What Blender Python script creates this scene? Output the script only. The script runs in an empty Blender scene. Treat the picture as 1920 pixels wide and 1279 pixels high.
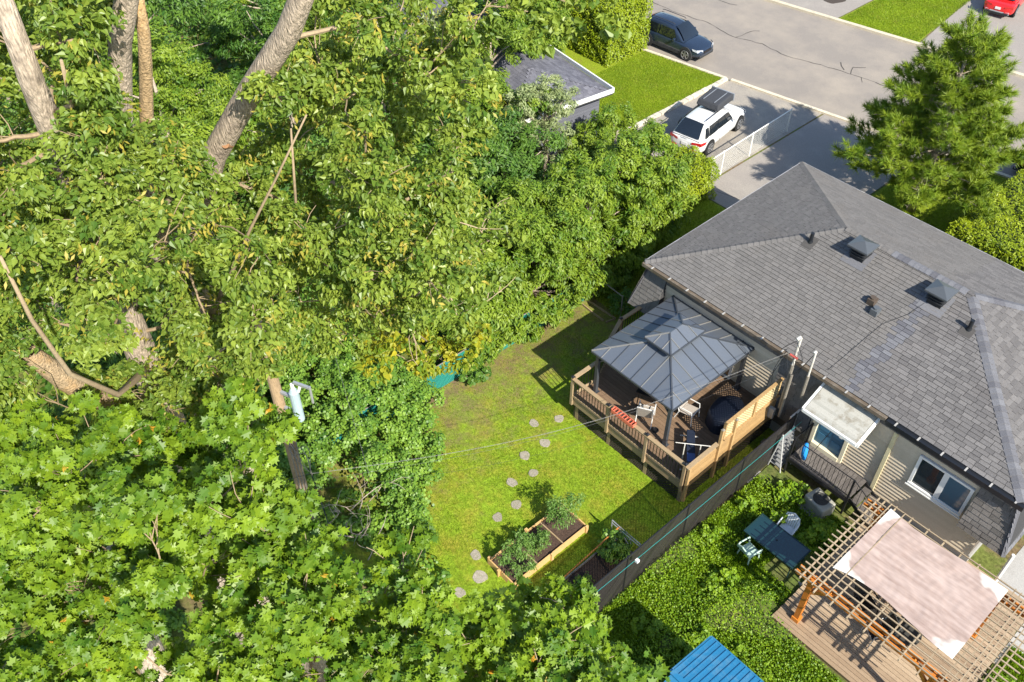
import bpy, math, random
import numpy as np
from mathutils import Vector, Matrix
S = bpy.context.scene
C = S.collection
R = math.radians
rng = random.Random(7)
nr = np.random.RandomState(11)

# ------------------------------------------------------------------ camera
cam = bpy.data.cameras.new('camera')
cam.sensor_width = 36.0; cam.lens = 32.13; cam.clip_start = 0.1; cam.clip_end = 600
co = bpy.data.objects.new('camera', cam); C.objects.link(co)
co.location = (0, 0, 24.8); co.rotation_euler = (R(90 - 44.431), 0, R(48.157))
S.camera = co
# ------------------------------------------------------------------ world, sun
W = bpy.data.worlds.new('World'); S.world = W; W.use_nodes = True
wn = W.node_tree.nodes; bg = wn['Background']
sk = wn.new('ShaderNodeTexSky'); sk.sky_type = 'NISHITA'; sk.sun_disc = False
sk.sun_elevation = R(40.2); sk.sun_rotation = R(100.2); sk.altitude = 100
sk.air_density = 1.0; sk.dust_density = 0.6; sk.ozone_density = 1.4
W.node_tree.links.new(sk.outputs[0], bg.inputs[0]); bg.inputs[1].default_value = 0.115
sl = bpy.data.lights.new('sun', 'SUN'); sl.energy = 4.6; sl.angle = R(0.5); sl.color = (1.0, 0.94, 0.83)
so = bpy.data.objects.new('sun', sl); C.objects.link(so)
so.rotation_euler = Vector((1.165, -0.21, 1.0)).to_track_quat('Z', 'Y').to_euler(); so.location = (20, -5, 40)
S.view_settings.view_transform = 'Standard'; S.view_settings.look = 'None'
S.view_settings.gamma = 1.0; S.view_settings.use_curve_mapping = False
S.view_settings.exposure = 1.0
S.render.engine = 'CYCLES'
S.cycles.max_bounces = 6; S.cycles.diffuse_bounces = 3; S.cycles.transmission_bounces = 4; S.cycles.glossy_bounces = 2
S.cycles.transparent_max_bounces = 8

# ------------------------------------------------------------------ materials
def nd(t, ty, **kw):
    n = t.nodes.new(ty)
    for k, v in kw.items(): setattr(n, k, v)
    return n
def sv(l):
    return tuple(l) + (1,) if len(l) == 3 else l
MATS = {}
def M(name, a, b=None, rough=0.7, metal=0.0, spec=0.4, wear=None, wscale=1.5, wamt=0.5, bump=0.0, bscale=40, fine=0.12, fscale=30,
      aniso=None, trans=0.0, coat=0.0, wpos=(0.5, 0.7), leaf=False, gl=None):
    """a..b: spread by the tint of each piece; wear: a second colour in soft world-space patches; fine: grain"""
    if name in MATS: return MATS[name]
    m = bpy.data.materials.new(name); m.use_nodes = True; t = m.node_tree; L = t.links.new
    p = t.nodes['Principled BSDF']; out = t.nodes['Material Output']
    b = b or a
    at = nd(t, 'ShaderNodeAttribute', attribute_name='tint'); oi = nd(t, 'ShaderNodeObjectInfo')
    ad = nd(t, 'ShaderNodeMath', operation='ADD'); L(at.outputs['Fac'], ad.inputs[0])
    if leaf: ad.inputs[1].default_value = 0
    else: L(oi.outputs['Random'], ad.inputs[1])
    fr = nd(t, 'ShaderNodeMath', operation='FRACT'); L(ad.outputs[0], fr.inputs[0])
    mx = nd(t, 'ShaderNodeMixRGB'); L(fr.outputs[0], mx.inputs[0]); mx.inputs[1].default_value = sv(a); mx.inputs[2].default_value = sv(b)
    col = mx.outputs[0]
    geo = nd(t, 'ShaderNodeNewGeometry'); pos = geo.outputs['Position']
    if aniso:
        mp = nd(t, 'ShaderNodeMapping'); mp.inputs['Scale'].default_value = aniso; L(pos, mp.inputs[0]); fpos = mp.outputs[0]
    else: fpos = pos
    if wear:
        nz = nd(t, 'ShaderNodeTexNoise'); nz.inputs['Scale'].default_value = wscale; nz.inputs['Detail'].default_value = 5; nz.inputs['Roughness'].default_value = 0.65
        L(pos, nz.inputs['Vector'])
        mr = nd(t, 'ShaderNodeMapRange'); mr.inputs[1].default_value = wpos[0]; mr.inputs[2].default_value = wpos[1]; mr.inputs[4].default_value = wamt
        L(nz.outputs[0], mr.inputs[0])
        m2 = nd(t, 'ShaderNodeMixRGB'); L(mr.outputs[0], m2.inputs[0]); L(col, m2.inputs[1]); m2.inputs[2].default_value = sv(wear); col = m2.outputs[0]
    if fine:
        n2 = nd(t, 'ShaderNodeTexNoise'); n2.inputs['Scale'].default_value = fscale; n2.inputs['Detail'].default_value = 4; L(fpos, n2.inputs['Vector'])
        m3 = nd(t, 'ShaderNodeMapRange'); m3.inputs[1].default_value = 0.25; m3.inputs[2].default_value = 0.75
        m3.inputs[3].default_value = 1 - fine * 1.6; m3.inputs[4].default_value = 1 + fine * 1.6; L(n2.outputs[0], m3.inputs[0])
        vm = nd(t, 'ShaderNodeVectorMath', operation='SCALE'); L(col, vm.inputs[0]); L(m3.outputs[0], vm.inputs['Scale']); col = vm.outputs[0]
    L(col, p.inputs['Base Color'])
    p.inputs['Roughness'].default_value = rough; p.inputs['Metallic'].default_value = metal
    p.inputs['Specular IOR Level'].default_value = spec; p.inputs['Coat Weight'].default_value = coat
    if bump:
        n4 = nd(t, 'ShaderNodeTexNoise'); n4.inputs['Scale'].default_value = bscale; n4.inputs['Detail'].default_value = 4; L(fpos, n4.inputs['Vector'])
        bp = nd(t, 'ShaderNodeBump'); bp.inputs['Strength'].default_value = bump; bp.inputs['Distance'].default_value = 0.03
        L(n4.outputs[0], bp.inputs['Height']); L(bp.outputs[0], p.inputs['Normal'])
    if trans:
        tr = nd(t, 'ShaderNodeBsdfTranslucent'); sc = nd(t, 'ShaderNodeVectorMath', operation='MULTIPLY'); L(col, sc.inputs[0]); sc.inputs[1].default_value = (1.25, 1.15, 0.5)
        L(sc.outputs[0], tr.inputs[0]); ms = nd(t, 'ShaderNodeMixShader'); ms.inputs[0].default_value = trans
        L(p.outputs[0], ms.inputs[1]); L(tr.outputs[0], ms.inputs[2]); L(ms.outputs[0], out.inputs[0])
    MATS[name] = m
    return m
def glassy(name, c, rough=0.05, metal=0.0):
    m = M(name, c, rough=rough, metal=metal, spec=0.9, fine=0.0, coat=0.6); return m

# ------------------------------------------------------------------ mesh builder
class MB:
    def __init__(s): s.v = []; s.f = []; s.t = []
    def add(s, vs, fs, tint=0.0):
        o = len(s.v); s.v += [tuple(q) for q in vs]; s.f += [tuple(o + i for i in f) for f in fs]; s.t += [tint] * len(fs); return s
    def box(s, c, d, rz=0.0, tint=0.0):
        hx, hy, hz = d[0] / 2, d[1] / 2, d[2] / 2; cs, sn = math.cos(rz), math.sin(rz)
        vs = []
        for z in (-hz, hz):
            for x, y in ((-hx, -hy), (hx, -hy), (hx, hy), (-hx, hy)):
                vs.append((c[0] + x * cs - y * sn, c[1] + x * sn + y * cs, c[2] + z))
        return s.add(vs, [(3, 2, 1, 0), (4, 5, 6, 7), (0, 1, 5, 4), (1, 2, 6, 5), (2, 3, 7, 6), (3, 0, 4, 7)], tint)
    def bx(s, x0, x1, y0, y1, z0, z1, tint=0.0):
        return s.box(((x0 + x1) / 2, (y0 + y1) / 2, (z0 + z1) / 2), (abs(x1 - x0), abs(y1 - y0), abs(z1 - z0)), 0, tint)
    def bar(s, p, q, w, h, up=(0, 0, 1), tint=0.0):
        p = Vector(p); q = Vector(q); d = (q - p).normalized(); u = Vector(up)
        if abs(d.dot(u)) > 0.98: u = Vector((1, 0, 0))
        a = d.cross(u).normalized() * w / 2; b = a.cross(d).normalized() * h / 2
        vs = [e + sa * a + sb * b for e in (p, q) for sa, sb in ((-1, -1), (1, -1), (1, 1), (-1, 1))]
        return s.add(vs, [(3, 2, 1, 0), (4, 5, 6, 7), (0, 1, 5, 4), (1, 2, 6, 5), (2, 3, 7, 6), (3, 0, 4, 7)], tint)
    def tube(s, pts, rads, n=6, tint=0.0, caps=True):
        P = [Vector(p) for p in pts]; rads = rads if hasattr(rads, '__len__') else [rads] * len(P)
        vs = []; ref = None
        for i, p in enumerate(P):
            d = (P[min(i + 1, len(P) - 1)] - P[max(i - 1, 0)]).normalized()
            if ref is None: ref = Vector((0, 0, 1)) if abs(d.z) < 0.9 else Vector((1, 0, 0))
            a = d.cross(ref).normalized(); b = d.cross(a).normalized(); ref = b.cross(d) if False else ref
            for k in range(n):
                t = 2 * math.pi * k / n; vs.append(p + (a * math.cos(t) + b * math.sin(t)) * rads[i])
        fs = [(i * n + k, i * n + (k + 1) % n, (i + 1) * n + (k + 1) % n, (i + 1) * n + k) for i in range(len(P) - 1) for k in range(n)]
        if caps: fs += [tuple(range(n))[::-1], tuple((len(P) - 1) * n + k for k in range(n))]
        return s.add(vs, fs, tint)
    def cyl(s, c, r, h, n=12, r2=None, tint=0.0):
        return s.tube([c, (c[0], c[1], c[2] + h)], [r, r if r2 is None else r2], n, tint)
    def mesh(s, name, off=(0, 0, 0)):
        me = bpy.data.meshes.new(name); me.from_pydata([(v[0] - off[0], v[1] - off[1], v[2] - off[2]) for v in s.v], [], s.f)
        if any(s.t):
            a = me.attributes.new('tint', 'FLOAT', 'FACE'); a.data.foreach_set('value', np.array(s.t, dtype=np.float32))
        return me
    def build(s, name, mat, parent=None, local=False, smooth=False, bevel=0):
        off = (0, 0, 0)
        if parent is not None and not local: off = wloc(parent)
        me = s.mesh(name, off); me.materials.append(mat)
        if smooth:
            me.polygons.foreach_set('use_smooth', [True] * len(me.polygons))
        o = bpy.data.objects.new(name, me); C.objects.link(o)
        if parent is not None: o.parent = parent
        if bevel:
            bm = o.modifiers.new('bevel', 'BEVEL'); bm.width = bevel; bm.segments = 2; bm.limit_method = 'ANGLE'
        return o
def wloc(o):
    x, y, z = 0, 0, 0
    while o is not None: x += o.location.x; y += o.location.y; z += o.location.z; o = o.parent
    return (x, y, z)
def thing(name, label, cat, loc=(0, 0, 0), rz=0.0, group=None):
    o = bpy.data.objects.new(name, None); C.objects.link(o); o.location = loc; o.rotation_euler = (0, 0, rz); o.empty_display_size = 0.2
    return tag(o, label, cat, group)
def tag(o, label, cat, group=None):
    o['label'] = label; o['category'] = cat
    if group: o['group'] = group
    return o
def struct(o): o['kind'] = 'structure'; return o
def stuff(o): o['kind'] = 'stuff'; return o
def inst(name, me, loc, parent, rot=(0, 0, 0), sc=None):
    """one piece that shares its mesh; loc in world axes, parent unrotated"""
    o = bpy.data.objects.new(name, me); C.objects.link(o); pl = wloc(parent)
    o.parent = parent; o.location = (loc[0] - pl[0], loc[1] - pl[1], loc[2] - pl[2]); o.rotation_euler = rot
    if sc: o.scale = sc
    return o
def unitmesh(name, mat, bev=0):
    me = MB().box((0, 0, 0), (1, 1, 1)).mesh(name); me.materials.append(mat); return me

# ------------------------------------------------------------------ foliage
TRI_L = {}
def leaf_shape(kind):
    if kind == 'poplar':   # broad triangular leaf folded on its midrib
        return [[(0, -.55, 0), (.33, -.38, .12), (.37, -.08, .13), (.17, .3, .04), (0, .72, -.10)], [(0, -.55, 0), (0, .72, -.10), (-.17, .3, .04), (-.37, -.08, .13), (-.33, -.38, .12)]]
    if kind == 'maple':    # five pointed lobes
        r = [(0, -.45, 0), (.28, -.42, .05), (.2, -.2, .03), (.62, -.08, .1), (.3, .12, .05), (.38, .42, .08), (.12, .3, .02), (0, .68, 0)]
        return [r, [r[0], r[-1]] + [(-x, y, z) for x, y, z in r[-2:0:-1]]]
    if kind == 'narrow':
        return [[(0, -.6, 0), (.2, -.05, .04), (0, .6, -.06), (-.2, -.05, .04)]]
    if kind == 'round':
        return [[(0, -.5, 0), (.4, -.15, .06), (.3, .35, .03), (-.3, .35, .03), (-.4, -.15, .06)]]
    if kind == 'blade':
        return [[(-.12, 0, 0), (.12, 0, 0), (0, 1, .15)]]
    if kind == 'needle':
        return [[(-.045, 0, 0), (.045, 0, 0), (0.0, 1, 0)]]
def leafmesh(name, P, N, size, kind, tint, mat, parent=None, az=None, jit=0.35):
    """P (n,3) places, N (n,3) leaf normals, one mesh of n leaves"""
    n = len(P); N = N / (np.linalg.norm(N, axis=1, keepdims=True) + 1e-9)
    ref = nr.normal(size=(n, 3)) if az is None else az
    U = ref - (ref * N).sum(1, keepdims=True) * N; U /= (np.linalg.norm(U, axis=1, keepdims=True) + 1e-9)
    V = np.cross(N, U)
    sz = (size * (1 + jit * (nr.rand(n) * 2 - 1)))[:, None, None]
    polys = leaf_shape(kind); allv = []; starts = []; loops = []; base = 0; tots = []
    for pl in polys:
        T = np.array(pl)      # k,3
        k = len(T)
        vv = P[:, None, :] + sz * (T[None, :, 0:1] * V[:, None, :] + T[None, :, 1:2] * U[:, None, :] + T[None, :, 2:3] * N[:, None, :])
        allv.append(vv.reshape(-1, 3)); loops.append(np.arange(base, base + n * k)); tots.append(np.full(n, k)); base += n * k
    v = np.concatenate(allv).astype(np.float32); lo = np.concatenate(loops); tt = np.concatenate(tots)
    me = bpy.data.meshes.new(name); me.vertices.add(len(v)); me.vertices.foreach_set('co', v.ravel())
    me.loops.add(len(lo)); me.loops.foreach_set('vertex_index', lo.astype(np.int32))
    me.polygons.add(len(tt)); me.polygons.foreach_set('loop_start', np.concatenate([[0], np.cumsum(tt)[:-1]]).astype(np.int32))
    me.update(calc_edges=True)
    a = me.attributes.new('tint', 'FLOAT', 'FACE'); a.data.foreach_set('value', np.tile(tint, len(polys)).astype(np.float32))
    if mat is not None: me.materials.append(mat)
    o = bpy.data.objects.new(name, me); C.objects.link(o)
    if parent is not None:
        o.parent = parent; w = wloc(parent); o.matrix_parent_inverse = Matrix.Translation((-w[0], -w[1], -w[2]))
    return o
SUNV = np.array([0.75, -0.13, 0.64])
def clump_points(cl, per, sub=9, tw=0.22, flat=0.8, dens=None):
    """leaves in twig-sized bunches on the outside of each clump; returns places, outward vectors, tint"""
    P = []; O = []; T = []; AZ = []
    for c in cl:
        x, y, z, r = c[:4]; k = max(3, int(per * (r * r if dens else 1)))
        ns = max(3, int(sub * (0.7 + 0.6 * nr.rand())))
        d = nr.normal(size=(ns, 3)); d[:, 2] += 0.35; d /= np.linalg.norm(d, axis=1, keepdims=True)
        sc = np.array([1, 1, flat]) * r * (0.55 + 0.5 * nr.rand(ns, 1)); cen = d * sc; ct = nr.rand(ns) * 0.55
        w = nr.randint(0, ns, k)
        of = nr.normal(size=(k, 3)); of /= np.linalg.norm(of, axis=1, keepdims=True); of *= (nr.rand(k, 1) ** .45) * 1.55; of[:, 2] *= .75
        q = cen[w] + of * r * tw
        P.append(q + np.array([x, y, z])); O.append(of * .85 + d[w] * .45); T.append(np.clip(ct[w] + nr.rand(k) * 0.45, 0, 0.999)); AZ.append((d[w] + np.array([.5, -.35, -.35]) + nr.normal(size=(k, 3)) * .45))
    return np.concatenate(P), np.concatenate(O), np.concatenate(T), np.concatenate(AZ)
def foliage(name, cl, per, size, kind, mat, parent, up=0.8, out=0.8, sun=0.5, rnd=0.8, comb=True, **kw):
    P, O, T, AZ = clump_points(cl, per, **kw)
    N = nr.normal(size=P.shape) * rnd + O * out + np.array([0, 0, up]) + SUNV * sun
    return leafmesh(name, P, N, size, kind, T, mat, parent, az=AZ if comb else None, jit=.45)
def limb(mb, a, b, ra, rb, bend=0.15, n=5):
    a = Vector(a); b = Vector(b); L = (b - a).length
    j = Vector((rng.uniform(-1, 1), rng.uniform(-1, 1), rng.uniform(0.0, 1))) * L * bend
    pts = []; rr = []
    for i in range(n + 1):
        t = i / n; pts.append(a.lerp(b, t) + j * math.sin(math.pi * t) + Vector((rng.uniform(-1, 1), rng.uniform(-1, 1), rng.uniform(-1, 1))) * L * 0.015); rr.append(ra + (rb - ra) * t)
    mb.tube(pts, rr, 6)
    return pts

# ================================================================== SETTING
m_soil = M('soil_ground', (.10, .12, .03), (.12, .14, .035), .95, spec=.1, wear=(.16, .11, .065), wscale=.6, wamt=.9, wpos=(.48, .62), fine=.3, fscale=9, bump=.4, bscale=18)
m_lawn = M('lawn_turf', (.19, .25, .015), (.20, .26, .02), .95, spec=.1, wear=(.20, .20, .03), wscale=1.1, wamt=.75, wpos=(.45, .68), fine=.22, fscale=14, bump=.5, bscale=30)
m_asph = M('old_asphalt', (.235, .21, .185), None, .92, spec=.15, wear=(.34, .295, .24), wscale=.4, wamt=.75, wpos=(.4, .7), fine=.10, fscale=22, bump=.25, bscale=60)
m_drive = M('driveway_asphalt', (.27, .245, .215), None, .92, spec=.15, wear=(.36, .32, .26), wscale=.9, wamt=.8, wpos=(.42, .66), fine=.14, fscale=18, bump=.3, bscale=50)
m_drive2 = M('pale_driveway', (.27, .245, .22), None, .92, spec=.15, wear=(.34, .31, .27), wscale=.7, wamt=.6, fine=.1, fscale=18)
m_kerb = M('kerb_concrete', (.52, .46, .34), (.6, .53, .40), .9, wear=(.35, .3, .22), wscale=2.5, wamt=.6, fine=.15, fscale=25)
m_crack = M('crack_tar', (.05, .045, .04), None, .9, fine=.1)
m_conc = M('concrete_patio', (.36, .35, .33), None, .9, wear=(.26, .25, .23), wscale=1.2, wamt=.5, fine=.1)

def sheet(name, pts, z, mat, kind='structure'):
    me = bpy.data.meshes.new(name); me.from_pydata([(x, y, z) for x, y in pts], [], [tuple(range(len(pts)))]); me.materials.append(mat)
    o = bpy.data.objects.new(name, me); C.objects.link(o); o['kind'] = kind; return o
sheet('ground', [(-260, -120), (180, -120), (180, 320), (-260, 320)], 0, m_soil)
def ry0(x): return 39.37 + 0.165 * (x + 25.86)
def ry1(x): return 49.9 + 0.165 * (x + 26.0)
sheet('road', [(-120, ry0(-120)), (80, ry0(80)), (80, ry1(80)), (-120, ry1(-120))], .004, m_asph)
sheet('driveway', [(-26.1, 24), (-20.66, 24), (-20.66, ry0(-20.66)), (-26.1, ry0(-26.1))], .008, m_drive)
sheet('driveway', [(-20.56, 29.9), (-15.0, 29.9), (-15.0, ry0(-15.0)), (-20.56, ry0(-20.56))], .008, m_drive2)
sheet('driveway', [(-60, ry1(-60)), (-26.5, ry1(-26.5)), (-26.5, 90), (-60, 90)], .008, m_drive2)
sheet('driveway', [(-21.4, ry1(-21.4)), (-5, ry1(-5)), (-5, 90), (-22.6, 90), (-22.4, 58)], .008, m_drive2)
sheet('lawn', [(-31.2, 20), (-26.35, 20), (-26.35, ry0(-26.35)), (-80, ry0(-80)), (-80, 36), (-31.2, 30)], .012, m_lawn)
sheet('lawn', [(-26.4, ry1(-26.4)), (-21.5, ry1(-21.5)), (-22.5, 58), (-22.7, 90), (-26.4, 90)], .012, m_lawn)
sheet('lawn', [(-14.9, 30.4), (30, 30.4), (30, ry0(30)), (-14.9, ry0(-14.9))], .012, m_lawn)
sheet('lawn', [(-18.7, 20.8), (-16.1, 20.8), (-15.4, 29.8), (-20.5, 29.8), (-20.5, 20.8)], .012, m_lawn)
sheet('patio', [(-1.2, 20.95), (-1.2, 20.85), (.07, 20.85), (.07, 18.4), (9, 18.0), (9, 34), (-1.2, 34)], .01, m_conc)
sheet('path', [(-9.0, 18.9), (-6.0, 19.1), (-5.05, 17.4), (-5.05, 16.2), (-6.0, 16.1), (-6.2, 18.3), (-9.0, 18.2)], .012, m_conc)

# back lawn: turf sheet with gentle bumps; thin, trodden and brown towards the old boundary fence
def relief_sheet(name, x0, x1, y0, y1, st, amp, mat, z0=.02, keep=None):
    nx = int((x1 - x0) / st); ny = int((y1 - y0) / st)
    X, Y = np.meshgrid(np.linspace(x0, x1, nx + 1), np.linspace(y0, y1, ny + 1), indexing='ij')
    Z = z0 + amp * (np.sin(X * 1.3 + 1.1) * np.cos(Y * 1.7) * .5 + nr.rand(*X.shape) * .6)
    V = np.stack([X, Y, Z], -1).reshape(-1, 3)
    F = [(i * (ny + 1) + j, (i + 1) * (ny + 1) + j, (i + 1) * (ny + 1) + j + 1, i * (ny + 1) + j + 1) for i in range(nx) for j in range(ny)
         if keep is None or keep(x0 + (i + .5) * st, y0 + (j + .5) * st)]
    me = bpy.data.meshes.new(name); me.from_pydata(V.tolist(), [], F); me.materials.append(mat)
    o = bpy.data.objects.new(name, me); C.objects.link(o); return struct(o)
m_back = M('back_lawn_turf', (.165, .255, .014), (.185, .27, .02), .95, spec=.1, wear=(.25, .24, .03), wscale=1.1, wamt=.9, wpos=(.45, .65), fine=.25, fscale=12, bump=.6, bscale=30)
# bare-earth mix that grows with distance towards the boundary (a real worn strip)
t = m_back.node_tree; pb = t.nodes['Principled BSDF']; src = pb.inputs['Base Color'].links[0].from_socket
g2 = t.nodes.new('ShaderNodeNewGeometry'); sp = t.nodes.new('ShaderNodeSeparateXYZ'); t.links.new(g2.outputs['Position'], sp.inputs[0])
q1 = t.nodes.new('ShaderNodeMath'); q1.operation = 'MULTIPLY_ADD'; q1.inputs[1].default_value = -0.19; q1.inputs[2].default_value = -2.98; t.links.new(sp.outputs[0], q1.inputs[0])
q2 = t.nodes.new('ShaderNodeTexNoise'); q2.inputs['Scale'].default_value = 1.6; q2.inputs['Detail'].default_value = 6; q2.inputs['Roughness'].default_value = .7; t.links.new(g2.outputs['Position'], q2.inputs['Vector'])
q3 = t.nodes.new('ShaderNodeMath'); q3.operation = 'MULTIPLY_ADD'; q3.inputs[1].default_value = 2.6; t.links.new(q2.outputs[0], q3.inputs[0]); t.links.new(q1.outputs[0], q3.inputs[2])
q4 = t.nodes.new('ShaderNodeMapRange'); q4.inputs[1].default_value = 1.15; q4.inputs[2].default_value = 2.15; t.links.new(q3.outputs[0], q4.inputs[0])
q5 = t.nodes.new('ShaderNodeMixRGB'); q5.inputs[2].default_value = (.17, .115, .07, 1); t.links.new(q4.outputs[0], q5.inputs[0]); t.links.new(src, q5.inputs[1]); t.links.new(q5.outputs[0], pb.inputs['Base Color'])
relief_sheet('lawn', -18.9, -8.6, 6.5, 21.0, .12, .02, m_back)
m_weed = M('weedy_ground', (.08, .11, .02), (.10, .13, .02), .95, wear=(.14, .11, .05), wscale=1.5, wamt=.6, fine=.3, fscale=12, bump=.5)
relief_sheet('garden_ground', -8.5, 4.0, 3.0, 19.4, .15, .04, m_weed, keep=lambda x, y: not (x > -5.02 and y > 14.7 and x < .05) and not (x > 0 and y > 18.3))

# kerbs, cracks, stain
def strip(mb, pts, w, z0, z1):
    for a, b in zip(pts, pts[1:]): mb.bar((a[0], a[1], (z0 + z1) / 2), (b[0], b[1], (z0 + z1) / 2), w, z1 - z0)
k = MB(); strip(k, [(x, ry0(x) + .0) for x in list(np.arange(-60, -27, 3.0)) + [-26.3]], .2, 0, .07); struct(k.build('kerb', m_kerb))
k = MB(); strip(k, [(-26.0, ry0(-26.0)), (-22, ry0(-22)), (-18, ry0(-18)), (-14, ry0(-14)), (-8, ry0(-8)), (10, ry0(10))], .2, 0, .10); struct(k.build('kerb', m_kerb))
k = MB(); strip(k, [(x, ry1(x)) for x in (-60, -50, -40, -32, -26.5, -24, -21.4, -16, -5, 10)], .28, 0, .13); struct(k.build('kerb', m_kerb))
def crack(pts, w):
    mb = MB(); P = []
    for a, b in zip(pts, pts[1:]):
        n = max(2, int(math.dist(a, b) / .35))
        for i in range(n): tt = i / n; P.append((a[0] + (b[0] - a[0]) * tt + rng.uniform(-.07, .07), a[1] + (b[1] - a[1]) * tt + rng.uniform(-.07, .07)))
    P.append(pts[-1])
    for a, b in zip(P, P[1:]):
        ww = w * rng.uniform(.5, 1.2); d = Vector((b[0] - a[0], b[1] - a[1])); d.normalize(); nx, ny = -d.y * ww / 2, d.x * ww / 2
        mb.add([(a[0] - nx, a[1] - ny, .009), (b[0] - nx, b[1] - ny, .009), (b[0] + nx, b[1] + ny, .009), (a[0] + nx, a[1] + ny, .009)], [(0, 1, 2, 3)])
    return mb
CRK = [[(-41, 43.2), (-36, 43.6), (-33.5, 43.5), (-31.4, 43.9), (-29.2, 43.5), (-27.5, 44.1), (-25.6, 43.9), (-23.0, 44.7), (-21.0, 45.0), (-18.5, 45.3), (-16, 45.9), (-10, 46.8)],
       [(-29.0, 43.6), (-28.9, 44.9), (-28.6, 45.3)], [(-22.1, 44.8), (-22.4, 45.6), (-21.9, 46.1)], [(-22.6, 44.9), (-23.2, 45.6)], [(-21.4, 45.0), (-21.1, 44.5)], [(-33.8, 46.9), (-32.6, 46.8), (-31.7, 47.1)]]
mb = MB()
for c_ in CRK:
    k_ = crack(c_, .055); mb.add(k_.v, k_.f)
struct(mb.build('road_crack', m_crack))
mb = MB(); k_ = crack([(-21.9, 33.5), (-21.6, 36.4)], .03); mb.add(k_.v, k_.f); k_ = crack([(-19.4, 33.2), (-17.4, 34.0), (-16.2, 35.8)], .035); mb.add(k_.v, k_.f); k_ = crack([(-20.3, 30.6), (-15.8, 31.4)], .04); mb.add(k_.v, k_.f); struct(mb.build('driveway_crack', m_crack))
for o in bpy.data.objects:
    if o.name.startswith('driveway_crack'): o.location.z = .004
m_stain = M('oil_stain', (.06, .045, .035), None, .8, fine=.2)
sheet('stain', [(-28.2 + .62 * math.cos(a) * (1 + .2 * math.sin(3 * a)), 52.3 + .8 * math.sin(a) * (1 + .15 * math.cos(2 * a))) for a in np.linspace(0, 6.2, 18)], .013, m_stain)

# cream edging stones between the lawn and the first driveway
m_edge = M('edging_stone', (.50, .45, .36), (.62, .56, .45), .9, wear=(.34, .3, .22), wscale=3, wamt=.5, fine=.15, bump=.3)
edg = thing('stone_edging', 'low border of cream stones between the front lawn and the white car', 'edging', (-26.2, 35.5, 0))
me = unitmesh('edging_stone', m_edge)
y = 31.2; i = 0
while y < 39.2:
    l = .42 + rng.uniform(-.04, .04); inst('edging_stone', me, (-26.22 + rng.uniform(-.02, .02), y + l / 2, .06), edg, (0, 0, rng.uniform(-.04, .04)), (.24, l - .025, .13 + rng.uniform(-.01, .02))); y += l

# ================================================================== HOUSE (a pair of homes under one hipped roof)
EX0, EX1, EY0, EY1, EZ, RZ = -15.74, -1.68, 20.5, 29.98, 3.9, 5.66
hw = (EY1 - EY0) / 2; RX0, RX1, RY = EX0 + hw, EX1 - hw, (EY0 + EY1) / 2
m_sh = M('shingle', (.13, .124, .119), (.162, .154, .147), .95, spec=.1, wear=(.15, .135, .12), wscale=.8, wamt=.35, fine=.16, fscale=35, bump=.2, bscale=80)
m_sh2 = M('shingle_newer', (.115, .11, .109), (.172, .164, .160), .95, spec=.1, wear=(.12, .11, .105), wscale=.9, wamt=.3, fine=.16, fscale=35, bump=.2, bscale=80)
m_shd = M('shingle_strip', (.10, .10, .112), (.16, .162, .175), .95, spec=.1, fine=.14, fscale=35)
m_under = M('roof_underlay', (.05, .05, .052), None, .9, fine=.05)
m_fas = M('black_metal_trim', (.012, .014, .018), None, .45, spec=.4, fine=.05)
m_gut = M('brown_gutter', (.10, .075, .05), (.14, .11, .08), .6, wear=(.25, .22, .18), wscale=3, wamt=.5, fine=.1)
m_side = M('vinyl_siding', (.50, .42, .31), (.55, .47, .355), .6, spec=.3, wear=(.30, .25, .19), wscale=.8, wamt=.3, fine=.05)
m_white = M('white_paint', (.72, .72, .70), None, .5, wear=(.6, .58, .52), wscale=3, wamt=.3, fine=.03)
m_cream = M('cream_trim', (.62, .55, .34), None, .6, fine=.05)
m_found = M('foundation', (.30, .29, .27), None, .9, fine=.12)
m_glass = glassy('window_glass', (.02, .03, .035), .04)
m_curt = M('curtain_behind_glass', (.10, .18, .26), (.14, .2, .26), .4, fine=.05)

house = thing('semi_detached_house', 'large grey hip-roofed house with beige siding, two attached homes in one', 'house', (-8.7, 25.2, 0))
roof = MB().add([(EX0, EY0, EZ), (EX1, EY0, EZ), (EX1, EY1, EZ), (EX0, EY1, EZ), (RX0, RY, RZ), (RX1, RY, RZ), (EX0, EY0, EZ - .06), (EX1, EY0, EZ - .06), (EX1, EY1, EZ - .06), (EX0, EY1, EZ - .06)],
                [(0, 1, 5, 4), (1, 2, 5), (2, 3, 4, 5), (3, 0, 4), (9, 8, 7, 6), (0, 6, 7, 1), (1, 7, 8, 2), (2, 8, 9, 3), (3, 9, 6, 0)]).build('roof', m_under, house)
m_back_w = M('siding_gap', (.12, .10, .08), None, .9)
wall = MB().bx(-15.25, -2.15, 20.67, 29.5, .5, 3.70).build('wall', m_back_w, house)
MB().bx(-15.3, -2.1, 20.70, 29.55, 0, .5).build('foundation', m_found, house)

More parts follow.
